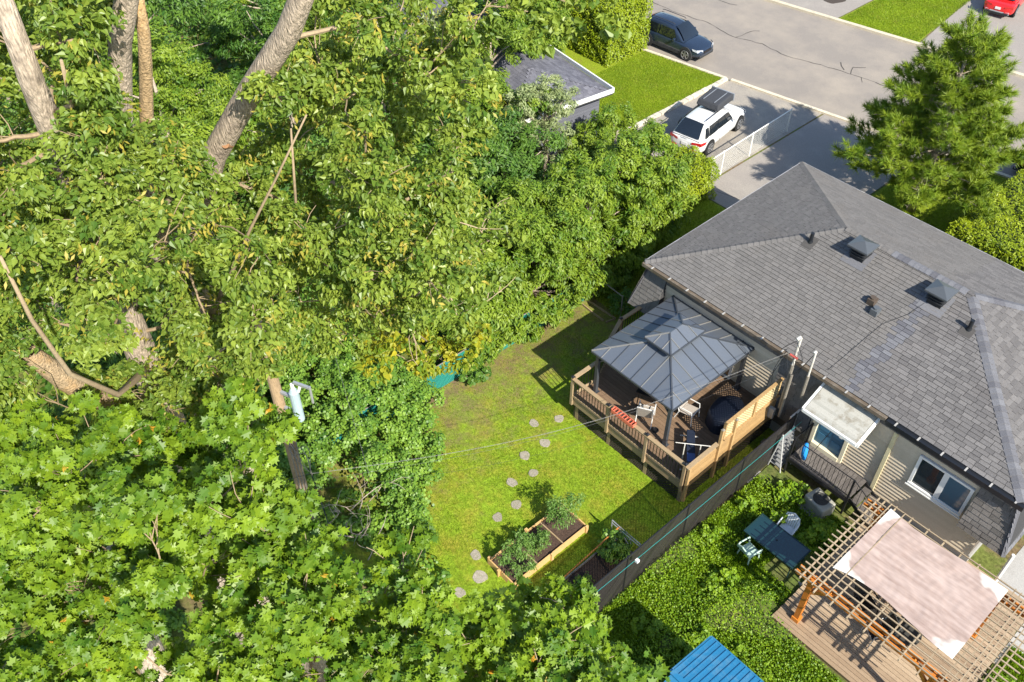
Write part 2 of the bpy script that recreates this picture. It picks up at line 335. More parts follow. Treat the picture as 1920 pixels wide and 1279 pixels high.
SHN = [0]
singles = []; massd = {}
def shingle_field(o, u, v, wid, length, u0f, u1f, owner, matf, course=.143, tab=.31, th=.016, single_from=None, lift=.012, key='r'):
    """courses of tabs on a plane: o origin at the eave, u along the eave, v up the slope; u0f/u1f give each course its ends"""
    o = Vector(o); u = Vector(u).normalized(); v = Vector(v).normalized(); n = u.cross(v).normalized()
    if n.z < 0 and abs(n.z) > .05: n = -n
    nc = int(length / course)
    for i in range(nc + 1):
        s = i * course; e = min(length, s + course * 1.15)
        if e - s < .03: continue
        a = u0f((s + e) / 2); b = u1f((s + e) / 2)
        x = a - rng.random() * tab
        while x < b:
            w = tab * rng.choice((1, 1, 1, .8, 1.25)); x0 = max(a, x); x1 = min(b, x + w); x += w
            if x1 - x0 < .04: continue
            g = .006; tt = th * rng.uniform(.8, 1.4); c0 = o + u * (x0 + g) + v * s; c1 = o + u * (x1 - g) + v * s
            d0 = o + u * (x0 + g) + v * e; d1 = o + u * (x1 - g) + v * e
            vs = [c0 + n * lift, c1 + n * lift, d1 + n * .002, d0 + n * .002, c0 + n * (lift + tt), c1 + n * (lift + tt), d1 + n * .005, d0 + n * .005]
            mt = matf((x0 + x1) / 2, s); SHN[0] += 1
            cen = o + u * ((x0 + x1) / 2) + v * s
            if single_from and single_from(cen): singles.append((owner, mt, vs, cen, (cen - Vector((0, 0, 24.8))).length))
            else: massd.setdefault((owner.name, mt.name, key), MB()).add(vs, [(4, 5, 6, 7), (0, 1, 5, 4), (1, 2, 6, 5), (3, 0, 4, 7)], rng.random() * .98 + .01)
sl = math.hypot(hw, RZ - EZ); cs = hw / sl
PXB = -7.25   # where the newer roof begins at the back eave; the seam runs up square to the eave
def mback(x, s):
    X = EX0 + x; sx = PXB - .0 * s
    return m_sh if X < sx - .28 else (m_shd if X < sx + .12 else m_sh2)
FX = [0]
shingle_field((EX0, EY0, EZ), (1, 0, 0), (0, hw, RZ - EZ), 14, sl, lambda s: s * cs, lambda s: EX1 - EX0 - s * cs, roof, mback, single_from=lambda c: c.x > -9 and c.y < 22.4)
shingle_field((EX1, EY1, EZ), (-1, 0, 0), (0, -hw, RZ - EZ), 14, sl, lambda s: s * cs, lambda s: EX1 - EX0 - s * cs, roof, lambda x, s: m_sh2 if EX1 - x > PXB else m_sh)
shingle_field((EX0, EY1, EZ), (0, -1, 0), (hw, 0, RZ - EZ), 9, sl, lambda s: s * cs, lambda s: 2 * hw - s * cs, roof, lambda x, s: m_sh)
shingle_field((EX1, EY0, EZ), (0, 1, 0), (-hw, 0, RZ - EZ), 9, sl, lambda s: s * cs, lambda s: 2 * hw - s * cs, roof, lambda x, s: m_sh2)
# hip and ridge caps
def caps(a, b, mt, w=.30, st=.2):
    a = Vector(a); b = Vector(b); d = (b - a); n = int(d.length / st); d.normalize(); side = d.cross(Vector((0, 0, 1))).normalized()
    mb = massd.setdefault((roof.name, mt.name, 'c'), MB())
    for i in range(n):
        p = a + d * (i * st); q = a + d * ((i + 1.15) * st); dr = Vector((0, 0, -.055 if abs((b - a).z) > .2 else -.05))
        lf = Vector((0, 0, .050)); lb = Vector((0, 0, .030))
        vs = [p + lf - side * w / 2 + dr, p + lf, p + lf + side * w / 2 + dr, q + lb - side * w / 2 + dr, q + lb, q + lb + side * w / 2 + dr]
        k = Vector((0, 0, -.025)); vs += [vs[0] + k, vs[1] + k, vs[2] + k]
        mb.add(vs, [(0, 1, 4, 3), (1, 2, 5, 4), (6, 7, 1, 0), (7, 8, 2, 1)], rng.random() * .98 + .01)
caps((EX0, EY0, EZ), (RX0, RY, RZ), m_sh); caps((EX0, EY1, EZ), (RX0, RY, RZ), m_sh)
caps((EX1, EY0, EZ), (RX1, RY, RZ), m_shd, w=.36); caps((EX1, EY1, EZ), (RX1, RY, RZ), m_shd, w=.36)
caps((RX0, RY, RZ), (-9.2, RY, RZ), m_sh); caps((-9.2, RY, RZ), (RX1, RY, RZ), m_shd, w=.34)
# mansard skirts: shingled slopes hung under the eaves; cut back to a short strip over the siding bays
skirt = MB()
def sk_y(z, k=.28): return 20.62 - (3.6 - z) * k
for x0, x1, zb in ((-16.0, -14.75, 1.95), (-9.75, -8.15, 1.0), (-2.78, -1.35, 1.95)):
    kk = .28 if zb > 1.5 else .03
    skirt.add([(x0, sk_y(zb, kk), zb), (x1, sk_y(zb, kk), zb), (x1 if x1 < -2 else -1.74, sk_y(3.66), 3.66), (x0 if x0 > -15 else -15.62, sk_y(3.66), 3.66), (x0, 20.97, zb), (x1, 20.97, zb), (x1, 20.97, 3.66), (x0 if x0 > -15 else -15.62, 20.97, 3.66)],
              [(0, 1, 2, 3), (1, 5, 6, 2), (4, 0, 3, 7), (5, 1, 0, 4), (4, 7, 6, 5)])
skirt.bx(-14.75, -9.75, 20.6, 20.9, 3.42, 3.66).bx(-8.15, -2.78, 20.6, 20.9, 3.42, 3.66)
skirt.add([(-16.03, 20.2, 1.95), (-16.03, 29.9, 1.95), (-15.6, 29.7, 3.66), (-15.6, 20.7, 3.66), (-15.24, 20.2, 1.95), (-15.24, 29.9, 1.95), (-15.24, 29.7, 3.66), (-15.24, 20.7, 3.66)],
          [(0, 3, 2, 1), (4, 5, 6, 7), (0, 1, 5, 4), (1, 2, 6, 5), (3, 0, 4, 7), (2, 3, 7, 6)])
skirt.add([(-1.32, 20.2, 1.95), (-1.32, 29.9, 1.95), (-1.75, 29.7, 3.66), (-1.75, 20.7, 3.66), (-2.14, 20.2, 1.95), (-2.14, 29.9, 1.95), (-2.14, 29.7, 3.66), (-2.14, 20.7, 3.66)],
          [(0, 1, 2, 3), (7, 6, 5, 4), (4, 5, 1, 0), (5, 6, 2, 1), (4, 0, 3, 7), (6, 7, 3, 2)])
skirt = skirt.build('mansard_skirt', m_under, house)
def skv(x0, x1, zb, mt, t0=0, t1=0, single=None):
    kk = .28 if zb > 1.5 else .03; L = math.hypot(3.66 - zb, (3.66 - zb) * kk)
    shingle_field((x0, sk_y(zb, kk), zb), (1, 0, 0), (0, sk_y(3.66, kk) - sk_y(zb, kk), 3.66 - zb), 1, L, lambda s: t0 * s / L, lambda s: x1 - x0 - t1 * s / L, skirt, lambda x, s: mt, course=.17, tab=.3, key='s%.1f' % x0, single_from=single)
m_skd = M('skirt_shingle', (.10, .092, .085), (.165, .15, .138), .95, spec=.1, fine=.16, fscale=35, bump=.2, bscale=80)
skv(-16.0, -14.75, 1.95, m_sh, .38, 0); skv(-9.75, -8.15, 1.0, m_sh, single=lambda c: True); skv(-2.78, -1.35, 1.95, m_skd, 0, .38, single=lambda c: True)
for x0, x1 in ((-14.75, -9.75), (-8.15, -2.78)):
    shingle_field((x0, 20.595, 3.42), (1, 0, 0), (0, 0, 1), 1, .24, lambda s: 0, lambda s, w=x1 - x0: w, skirt, lambda x, s: m_skd, course=.15, key='t%.1f' % x0)
L_ = math.hypot(1.71, .43)
shingle_field((-16.035, 29.9, 1.95), (0, -1, 0), (.43, 0, 1.71), 1, L_, lambda s: .2 * s / L_, lambda s: 9.76 - .31 * s / L_, skirt, lambda x, s: m_sh, course=.17, key='l')
shingle_field((-1.315, 20.14, 1.95), (0, 1, 0), (-.43, 0, 1.71), 1, L_, lambda s: .31 * s / L_, lambda s: 9.76 - .2 * s / L_, skirt, lambda x, s: m_shd, course=.17, key='q')
MB().bar((-16.02, 20.15, 1.95), (-15.62, 20.62, 3.66), .1, .04).build('corner_cap', m_shd, skirt); MB().bar((-1.33, 20.15, 1.95), (-1.73, 20.62, 3.66), .12, .04).build('corner_cap', m_shd, skirt)
# the 300 nearest tabs stand as single pieces, the others are joined
singles.sort(key=lambda s: s[4]); FCS = [(4, 5, 6, 7), (0, 1, 5, 4), (1, 2, 6, 5), (3, 0, 4, 7)]
nroof = nsk = 0
for ow, mt, vs, cen, d in singles:
    isr = ow is roof
    if (nroof if isr else nsk) >= (298 if isr else 210):
        massd.setdefault((ow.name, mt.name, 'r'), MB()).add(vs, FCS, rng.random()); continue
    nroof += isr; nsk += (not isr)
    me = bpy.data.meshes.new('shingle'); me.from_pydata([tuple(q - cen) for q in vs], [], FCS); me.materials.append(mt)
    inst('shingle', me, tuple(cen), ow)
for (on, mn, k_), mb in massd.items():
    stuff(mb.build('shingle_field' if k_ != 'c' else 'ridge_cap', bpy.data.materials[mn], bpy.data.objects[on]))

# eaves: gutter, fascia, soffit
MB().bx(EX0 - .02, -5.9, EY0 - .13, EY0 - .005, EZ - .14, EZ - .01).build('gutter', m_gut, house)
gb = MB().bx(EX0, EX1, EY0 + .0, EY0 + .06, EZ - .28, EZ - .065); gb.bx(EX0, EX0 + .06, EY0 + .07, EY1 - .07, EZ - .28, EZ - .065); gb.bx(EX1 - .06, EX1, EY0 + .07, EY1 - .07, EZ - .28, EZ - .065); gb.bx(EX0, EX1, EY1 - .06, EY1, EZ - .28, EZ - .065)
gb.build('fascia', m_fas, house)
MB().bx(-5.86, EX1 + .1, EY0 - .16, EY0 - .005, EZ - .2, EZ - .02).build('gutter', m_fas, house)
gh = MB()
for x in np.arange(EX0 + .4, -6, .8): gh.bx(x, x + .05, EY0 - .15, EY0 + .02, EZ - .008, EZ + .012)
for x in np.arange(-5.6, EX1, .75): gh.bx(x, x + .05, EY0 - .18, EY0 + .02, EZ - .018, EZ + .0)
gh.build('gutter_hanger', m_conc, house)
MB().bx(EX0 + .06, EX1 - .06, EY0 + .06, EY1 - .06, EZ - .22, EZ - .18).build('soffit', m_under, house)
MB().bx(EX0 - .03, EX0 - .005, EY0, EY1, EZ - .02, EZ + .025).bx(EX0, EX1, EY1 + .005, EY1 + .03, EZ - .02, EZ + .025).build('drip_edge', M('pale_drip_edge', (.36, .36, .37), None, .5, fine=.03), house)

# siding bays as lapped courses
def siding(x0, x1, z0, z1, y=20.66, st=.15):
    mb = MB(); z = z0
    while z < z1 - .01:
        e = min(z + st, z1); mb.add([(x0, y - .06, z + .028), (x1, y - .06, z + .028), (x1, y - .015, e), (x0, y - .015, e), (x0, y, z + .028), (x1, y, z + .028)], [(0, 1, 2, 3), (4, 5, 1, 0)], rng.random() * .9 + .05); z = e
    return mb
sd = siding(-14.75, -9.75, .5, 3.42); k_ = siding(-15.24, -14.75, .5, 1.95); sd.add(k_.v, k_.f, .3)
for a in ((-8.15, -8.03, .5, 3.42), (-6.72, -5.56, .5, 3.42), (-8.0, -6.72, .5, .76), (-8.0, -6.72, 2.95, 3.42), (-5.44, -4.62, .5, 3.42), (-4.62, -2.88, .5, 1.79), (-4.62, -2.88, 3.21, 3.42), (-2.88, -2.78, .5, 3.42), (-2.78, -2.15, .5, 1.95)):
    k_ = siding(*a); sd.add(k_.v, k_.f); sd.t[-len(k_.t):] = k_.t
stuff(sd.build('siding_course', m_side, house))
MB().bx(-5.56, -5.44, 20.55, 20.66, .15, 3.42).build('party_wall_trim', m_cream, house)
MB().tube([(-1.15, 20.44, 1.95), (-1.15, 20.44, .25), (-1.05, 20.35, .1)], .05, 8).build('downspout', m_white, house)
# window, right-hand home
wd = MB().bx(-4.62, -2.88, 20.57, 20.66, 3.09, 3.17).bx(-4.62, -2.88, 20.55, 20.66, 1.83, 1.92).bx(-4.62, -4.53, 20.57, 20.66, 1.92, 3.09).bx(-2.97, -2.88, 20.57, 20.66, 1.92, 3.09).bx(-3.80, -3.70, 20.59, 20.66, 1.92, 3.09).build('window', m_white, house)
MB().bx(-4.53, -3.80, 20.62, 20.64, 1.92, 3.09).build('pane', m_glass, wd); MB().bx(-3.70, -2.97, 20.62, 20.63, 1.92, 3.09).build('pane', glassy('window_glass_blue', (.06, .12, .17), .08), wd)
MB().bx(-3.70, -3.64, 20.59, 20.61, 1.92, 3.09).bx(-3.64, -2.97, 20.59, 20.61, 1.92, 1.97).build('sash', m_white, wd)
MB().bx(-4.66, -2.84, 20.53, 20.59, 1.78, 1.825).build('sill', m_white, wd)
# back door of the left-hand home, blue with raised panels
m_door = M('blue_door_paint', (.035, .12, .20), None, .35, fine=.04)
dr = MB().bx(-7.86, -6.84, 20.62, 20.66, .85, 2.95).build('door', m_door, house)
pn = MB()
for zc, hh in ((1.3, .28), (1.95, .5), (2.62, .36)):
    for xc in (-7.6, -7.1): pn.bx(xc - .17, xc + .17, 20.61, 20.62, zc - hh / 2 - .08, zc + hh / 2)
pn.build('door_panel', M('blue_door_panel', (.05, .16, .26), None, .35, fine=.04), dr)
MB().bx(-8.03, -7.86, 20.53, 20.66, .76, 3.02).bx(-6.84, -6.72, 20.53, 20.66, .76, 3.02).bx(-7.86, -6.84, 20.55, 20.66, 2.95, 3.02).bx(-7.86, -6.84, 20.49, 20.66, .76, .95).build('door_frame', M('cream_door_frame', (.68, .62, .45), None, .5, fine=.03), dr)
MB().tube([(-6.95, 20.59, 1.85), (-6.95, 20.54, 1.85), (-7.05, 20.54, 1.85)], .015, 6).build('handle', m_conc, dr)
# patio door onto the raised deck
pd = MB().bx(-12.6, -12.52, 20.55, 20.67, 1.1, 3.1).bx(-11.48, -11.40, 20.55, 20.67, 1.1, 3.1).bx(-12.52, -11.48, 20.55, 20.67, 3.02, 3.1).bx(-12.52, -11.48, 20.55, 20.67, 1.1, 1.18).bx(-12.04, -11.96, 20.56, 20.67, 1.18, 3.02).build('patio_door', m_white, house)
MB().bx(-12.52, -12.04, 20.59, 20.6, 1.18, 3.02).build('pane', m_glass, pd); MB().bx(-11.96, -11.48, 20.59, 20.6, 1.18, 3.02).build('pane', m_glass, pd)
# roof fittings
def roofz(y): return EZ + (RZ - EZ) * (1 - abs(y - RY) / hw)
def rvent(x, y):
    z = roofz(y); v = MB().bx(x - .24, x + .24, y - .24, y + .24, z - .1, z + .42).build('roof_vent', m_fas, house)
    c = MB(); b = z + .46; a = .38
    c.add([(x - a, y - a, b), (x + a, y - a, b), (x + a, y + a, b), (x - a, y + a, b), (x, y, b + .16), (x - a, y - a, b - .06), (x + a, y - a, b - .06), (x + a, y + a, b - .06), (x - a, y + a, b - .06)], [(0, 1, 4), (1, 2, 4), (2, 3, 4), (3, 0, 4), (0, 5, 6, 1), (1, 6, 7, 2), (2, 7, 8, 3), (3, 8, 5, 0), (8, 7, 6, 5)])
    c.build('vent_cap', M('grey_metal_cap', (.10, .11, .12), None, .35, metal=.3, fine=.05), v)
    l = MB()
    for k in range(3): l.bx(x - .29, x + .29, y - .29, y + .29, z + .1 + k * .1, z + .125 + k * .1)
    l.build('louvre', M('vent_grey', (.03, .032, .035), None, .5, fine=.05), v)
    MB().add([(x - .42, y - .5, roofz(y - .5) + .03), (x + .42, y - .5, roofz(y - .5) + .03), (x + .42, y + .3, roofz(y + .3) + .03), (x - .42, y + .3, roofz(y + .3) + .03)], [(0, 1, 2, 3)]).build('flashing', m_shd, v)
rvent(-10.0, 24.6); rvent(-7.1, 24.5)
def stack(x, y, h=.45):
    z = roofz(y); s_ = MB().cyl((x, y, z - .05), .065, h, 12).build('vent_pipe', m_fas, house)
    MB().cyl((x, y, z), .1, .1, 12, .07).build('pipe_collar', m_fas, s_)
    MB().add([(x - .2, y - .28, roofz(y - .28) + .035), (x + .2, y - .28, roofz(y - .28) + .035), (x + .2, y + .2, roofz(y + .2) + .035), (x - .2, y + .2, roofz(y + .2) + .035)], [(0, 1, 2, 3)]).build('flashing', M('lead_flashing', (.07, .065, .06), None, .6, fine=.1), s_)
stack(-11.62, 24.15); stack(-5.8, 24.15)
for x, y, mt in ((-8.62, 23.35, M('rusty_cap', (.08, .06, .045), None, .6, fine=.1)), (-8.32, 23.1, M('vent_grey2', (.09, .10, .11), None, .5, fine=.1))):
    z = roofz(y); MB().bx(x - .12, x + .12, y - .14, y + .14, z - .05, z + .2).cyl((x, y, z + .2), .1, .06, 10).build('exhaust_vent', mt, house)
mb = MB()
pts = [(-7.35 - .0, 24.2, 0), (-7.5, 23.6, 0), (-7.9, 22.9, 0), (-8.0, 22.2, 0), (-8.1, 21.4, 0), (-8.2, 20.7, 0)]
mb.tube([(x, y, roofz(y) + .03) for x, y, _ in pts], .008, 5).build('roof_cable', m_fas, house)
# service masts and the loops of cable on them
m_mast = M('grey_mast', (.20, .18, .15), None, .6, wear=(.12, .10, .08), wscale=4, wamt=.6, fine=.15)
ms = MB().tube([(-9.1, 20.12, 1.9), (-9.1, 20.12, 3.95)], .065, 8).tube([(-9.0, 20.05, 1.6), (-9.0, 20.05, 3.6)], .05, 8).build('service_mast', m_mast, house)
MB().tube([(-9.1, 20.12, 3.95), (-9.1, 20.12, 5.1)], .045, 8).tube([(-9.1, 20.12, 5.1), (-9.1, 20.05, 5.2), (-9.12, 19.93, 5.16)], .055, 8).build('conduit', M('weathered_white_conduit', (.55, .53, .48), None, .6, fine=.1, wear=(.35, .3, .22), wamt=.5), ms)
m2 = MB().tube([(-8.5, 20.12, 2.9), (-8.5, 20.12, 3.9)], .055, 8).build('service_mast', m_mast, house)
MB().tube([(-8.5, 20.12, 3.9), (-8.5, 20.12, 4.95)], .035, 8).tube([(-8.5, 20.12, 4.95), (-8.5, 20.08, 5.0), (-8.5, 20.0, 4.98)], .045, 8).build('conduit', MATS['weathered_white_conduit'], m2)
lp = MB()
def arc(a, b, dz, n=9, side=(0, 0)):
    return [(a[0] + (b[0] - a[0]) * i / n + side[0] * math.sin(math.pi * i / n), a[1] + (b[1] - a[1]) * i / n + side[1] * math.sin(math.pi * i / n), a[2] + (b[2] - a[2]) * i / n - dz * math.sin(math.pi * i / n)) for i in range(n + 1)]
for a, b, dz, sd_ in (((-9.12, 19.93, 5.1), (-9.35, 19.95, 4.55), .3, (-.25, 0)), ((-9.12, 19.93, 5.1), (-9.0, 19.95, 4.3), .2, (.3, 0)), ((-9.1, 19.97, 4.4), (-8.5, 20.0, 4.9), .55, (0, -.1)), ((-9.3, 19.95, 4.4), (-8.55, 20.0, 4.75), .75, (0, -.15)), ((-9.35, 19.95, 4.5), (-9.15, 20.0, 2.2), .1, (-.3, -.1)), ((-9.3, 19.95, 4.4), (-9.5, 19.9, 1.6), .1, (-.2, -.1))):
    lp.tube(arc(a, b, dz, 10, sd_), .011, 5)
lp.build('cable_loop', m_fas, house)
MB().tube([(-9.22, 19.98, 4.42), (-8.95, 19.98, 4.42)], .04, 8).build('insulator', M('red_insulator', (.5, .10, .08), None, .4, fine=.05), ms)
MB().bx(-9.42, -9.2, 20.0, 20.12, 1.3, 1.75).build('meter_box', M('meter_grey', (.35, .35, .33), None, .5, fine=.05), house)

# door canopy of weathered white boards
can = thing('door_canopy', 'small sloping canopy of peeling white boards over the blue back door', 'canopy', (-7.15, 20.9, 3.3))
m_canb = M('peeling_white_boards', (.30, .295, .26), (.38, .37, .33), .85, wear=(.20, .175, .13), wscale=3.5, wamt=.8, wpos=(.5, .68), fine=.12, aniso=(1, 6, 6))
me = unitmesh('canopy_board', m_canb); nb = 13
for i in range(nb):
    yy = 19.62 + (i + .5) * 1.0 / nb; zz = 3.06 + (i + .5) * .50 / nb
    inst('canopy_board', me, (-7.13, yy, zz + .02), can, (math.atan2(.5, 1.0), 0, 0), (1.86, .085, .02))
MB().bx(-8.10, -6.16, 19.54, 19.61, 2.99, 3.1).add([(-6.18, 19.61, 2.92), (-6.10, 19.61, 2.92), (-6.10, 20.62, 3.42), (-6.18, 20.62, 3.42), (-6.18, 19.61, 3.08), (-6.10, 19.61, 3.08), (-6.10, 20.62, 3.58), (-6.18, 20.62, 3.58)], [(3, 2, 1, 0), (4, 5, 6, 7), (0, 1, 5, 4), (1, 2, 6, 5), (2, 3, 7, 6), (3, 0, 4, 7)]).add([(-8.16, 19.61, 2.92), (-8.08, 19.61, 2.92), (-8.08, 20.62, 3.42), (-8.16, 20.62, 3.42), (-8.16, 19.61, 3.08), (-8.08, 19.61, 3.08), (-8.08, 20.62, 3.58), (-8.16, 20.62, 3.58)], [(3, 2, 1, 0), (4, 5, 6, 7), (0, 1, 5, 4), (1, 2, 6, 5), (2, 3, 7, 6), (3, 0, 4, 7)]).build('canopy_fascia', m_white, can)

# neighbour's house corner, among the trees
nh = thing('neighbour_house', 'low neighbouring house with a dark grey shingle roof and white eaves, half hidden by trees', 'house', (-30, 27, 0), R(-8))
def loc(x, y, z): return (x, y, z)
# built in its own axes: roof corner at local (4.2, 2.6)
m_nr = M('blue_grey_shingle', (.10, .10, .12), (.16, .16, .185), .95, spec=.1, fine=.15, fscale=30)
h0 = nh
rf = MB().add([(4.15, 2.75, 3.3), (4.15, -2.8, 3.3), (-14, -2.8, 3.3), (-14, 2.75, 3.3), (1.4, -.02, 4.1), (-14, -.02, 4.1), (4.15, 2.75, 3.2), (4.15, -2.8, 3.2), (-14, -2.8, 3.2), (-14, 2.75, 3.2)],
              [(0, 1, 4)[::-1], (1, 2, 5, 4)[::-1], (3, 0, 4, 5)[::-1], (6, 9, 8, 7), (0, 6, 7, 1), (1, 7, 8, 2), (3, 9, 6, 0)]).build('roof', m_under, nh, local=True)
nm = MB(); cr = .17
for i in range(17):
    f = i / 17; y1_ = 2.75 - f * 2.77; z1_ = 3.3 + f * .8; y2_ = 2.75 - (f + 1.1 / 17) * 2.77; z2_ = 3.3 + (f + 1.1 / 17) * .8; xe = 4.15 - f * 2.75; x = xe
    while x > -10:
        w = .3 * rng.uniform(.8, 1.2); xa = x - w
        for sgn in (1, -1):
            yy1, yy2 = (y1_, y2_) if sgn > 0 else (-.04 - y1_, -.04 - y2_)
            nm.add([(x, yy1, z1_ + .012), (xa + .006, yy1, z1_ + .012), (xa + .006, yy2, z2_ + .004), (x, yy2, z2_ + .004), (x, yy1, z1_), (xa + .006, yy1, z1_)], [(0, 1, 2, 3), (4, 5, 1, 0)] if sgn > 0 else [(3, 2, 1, 0), (0, 1, 5, 4)], rng.random())
        x = xa
    ya = 2.75 - f * 2.77; yb = -2.8 + f * 2.77; y = yb; x1_ = 4.15 - f * 2.75; x2_ = 4.15 - (f + 1.1 / 17) * 2.75
    while y < ya:
        w = .3 * rng.uniform(.8, 1.2); ye = min(y + w, ya); nm.add([(x1_, y, z1_ + .012), (x1_, ye - .006, z1_ + .012), (x2_, ye - .006, z2_ + .004), (x2_, y, z2_ + .004)], [(0, 1, 2, 3)], rng.random()); y = ye
stuff(nm.build('shingle_field', m_nr, rf, local=True))
MB().box((-5, 2.79, 3.42), (18.3, .07, .2)).box((4.19, 0, 3.42), (.07, 5.5, .2)).build('eaves_trim', m_white, nh, local=True)
MB().box((-5.2, 0, 1.6), (17.4, 4.9, 3.2)).build('wall', M('slate_siding', (.10, .105, .13), (.13, .135, .16), .8, fine=.1), nh, local=True)
nm = MB()
for i in range(18):
    z = .3 + i * .16; nm.box((3.52, 0, z), (.06, 4.95, .14), tint=rng.random()); nm.box((-5.2, 2.47, z), (17.4, .06, .14), tint=rng.random())
stuff(nm.build('siding_course', MATS['slate_siding'], nh, local=True))

# ================================================================== RAISED DECK
m_dk = M('deck_board', (.155, .10, .06), (.20, .13, .08), .75, wear=(.20, .13, .08), wscale=1.5, wamt=.3, fine=.12, fscale=14, aniso=(.6, 8, 8), bump=.1)
m_pt = M('treated_timber', (.33, .205, .085), (.44, .285, .125), .75, wear=(.26, .17, .09), wscale=2, wamt=.5, fine=.14, fscale=16, aniso=(1, 1, 3))
m_ptr = M('weathered_rail', (.28, .20, .11), (.36, .26, .15), .8, wear=(.22, .17, .11), wscale=2, wamt=.5, fine=.12)
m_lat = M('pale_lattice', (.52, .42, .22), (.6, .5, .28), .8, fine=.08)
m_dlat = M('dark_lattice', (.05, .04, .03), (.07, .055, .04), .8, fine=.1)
m_blk = M('black_metal', (.012, .012, .014), None, .4, spec=.5, fine=.03)
DZ = 1.1
deck = thing('raised_deck', 'raised brown board deck with timber rails and black balusters, carrying the metal gazebo', 'deck', (-12.2, 18.3, 0))
def dleft(y): return -14.5 if y < 17.0 else (-14.5 - (y - 17.0) / 2.15 * .93 if y < 19.15 else -15.42)
me = unitmesh('deck_board', m_dk); y = 15.9; nb = 35; st = (20.93 - 15.9) / nb
for i in range(nb):
    yc = 15.9 + (i + .5) * st; x0 = dleft(yc); x1 = -9.52; xm = rng.choice((-12.4, -12.9, -11.8))
    for a, b in ((x0, xm - .003), (xm + .003, x1)): inst('deck_board', me, ((a + b) / 2, yc, DZ - .015), deck, (0, 0, 0), (b - a, st - .008, .03))
fr = MB().bx(-14.53, -9.47, 15.83, 15.89, .78, 1.07).bx(-14.56, -14.50, 15.9, 17.0, .78, 1.07).bar((-14.53, 17.0, .93), (-15.45, 19.15, .93), .05, .28).bx(-15.48, -15.42, 19.15, 20.9, .78, 1.07).bx(-14.5, -9.5, 15.95, 20.9, .84, 1.06)
fr.build('deck_frame', m_ptr, deck)
for x, y in ((-14.35, 15.98), (-12.8, 15.98), (-11.1, 15.98), (-9.6, 15.98), (-9.6, 18.3), (-15.3, 19.2), (-15.3, 20.7)): MB().bx(x - .07, x + .07, y - .07, y + .07, 0, .84).build('deck_footing_post', m_ptr, deck)
def lattice(mb, o, u, v, wid, hgt, pitch=.09, sw=.035, th=.008):
    """two crossed layers of diagonal strips clipped to a rectangle at o spanned by unit vectors u, v"""
    o = Vector(o); u = Vector(u); v = Vector(v); n = u.cross(v)
    for lay, sg in ((0, 1), (1, -1)):
        k = -hgt
        while k < wid + (hgt if sg < 0 else 0):
            a0 = k if sg > 0 else k; pts = []
            # line u = k + t (sg>0) or u = k - t ; v = t
            t0, t1 = 0.0, hgt
            if sg > 0: t0 = max(t0, -k); t1 = min(t1, wid - k)
            else: t0 = max(t0, k - wid); t1 = min(t1, k)
            if t1 - t0 > .02:
                p = o + u * (k + sg * t0) + v * t0 + n * (lay * th); q = o + u * (k + sg * t1) + v * t1 + n * (lay * th)
                d = (q - p).normalized(); s_ = d.cross(n).normalized() * sw / 2
                mb.add([p - s_, q - s_, q + s_, p + s_, p - s_ + n * th * .9, q - s_ + n * th * .9, q + s_ + n * th * .9, p + s_ + n * th * .9], [(3, 2, 1, 0), (4, 5, 6, 7), (0, 1, 5, 4), (2, 3, 7, 6)], rng.random())
            k += pitch * 1.414
    return mb
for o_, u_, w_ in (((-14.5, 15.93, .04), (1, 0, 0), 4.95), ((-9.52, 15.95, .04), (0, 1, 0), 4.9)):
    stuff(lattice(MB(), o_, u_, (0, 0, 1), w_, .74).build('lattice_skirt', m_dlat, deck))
def railing(parent, pts, z, mat, h=1.0, posts=(), gap=.13, bal=True, pc=.1):
    for a, b in zip(pts, pts[1:]):
        MB().bar((a[0], a[1], z + h - .02), (b[0], b[1], z + h - .02), .14, .04).build('top_rail', mat, parent)
        MB().bar((a[0], a[1], z + h - .09), (b[0], b[1], z + h - .09), .04, .08).bar((a[0], a[1], z + .12), (b[0], b[1], z + .12), .04, .09).build('rail', mat, parent)
        if bal:
            d = math.dist(a, b); n = int(d / gap)
            for i in range(1, n):
                t_ = i / n; x, y = a[0] + (b[0] - a[0]) * t_, a[1] + (b[1] - a[1]) * t_
                inst('baluster', BAL, (x, y, z + .5), parent, (0, 0, 0), (.02, .02, .82))
    for x, y in posts:
        MB().bx(x - pc / 2, x + pc / 2, y - pc / 2, y + pc / 2, z - .32, z + h + .05).build('post', mat, parent)
        MB().bx(x - .06, x + .06, y - .06, y + .06, z + h + .051, z + h + .075).add([(x - .055, y - .055, z + h + .075), (x + .055, y - .055, z + h + .075), (x + .055, y + .055, z + h + .075), (x - .055, y + .055, z + h + .075), (x, y, z + h + .12)], [(0, 1, 4), (1, 2, 4), (2, 3, 4), (3, 0, 4)]).build('post_cap', m_blk, parent)
BAL = unitmesh('baluster', m_blk)
railing(deck, [(-14.5, 15.8), (-9.5, 15.8)], DZ, m_ptr, posts=[(-14.52, 15.8), (-12.82, 15.79), (-11.12, 15.79), (-9.52, 15.79)])
railing(deck, [(-14.52, 15.85), (-14.52, 17.0), (-15.45, 19.15), (-15.42, 20.85)], DZ, m_ptr, posts=[(-15.45, 19.15), (-14.53, 17.02)])
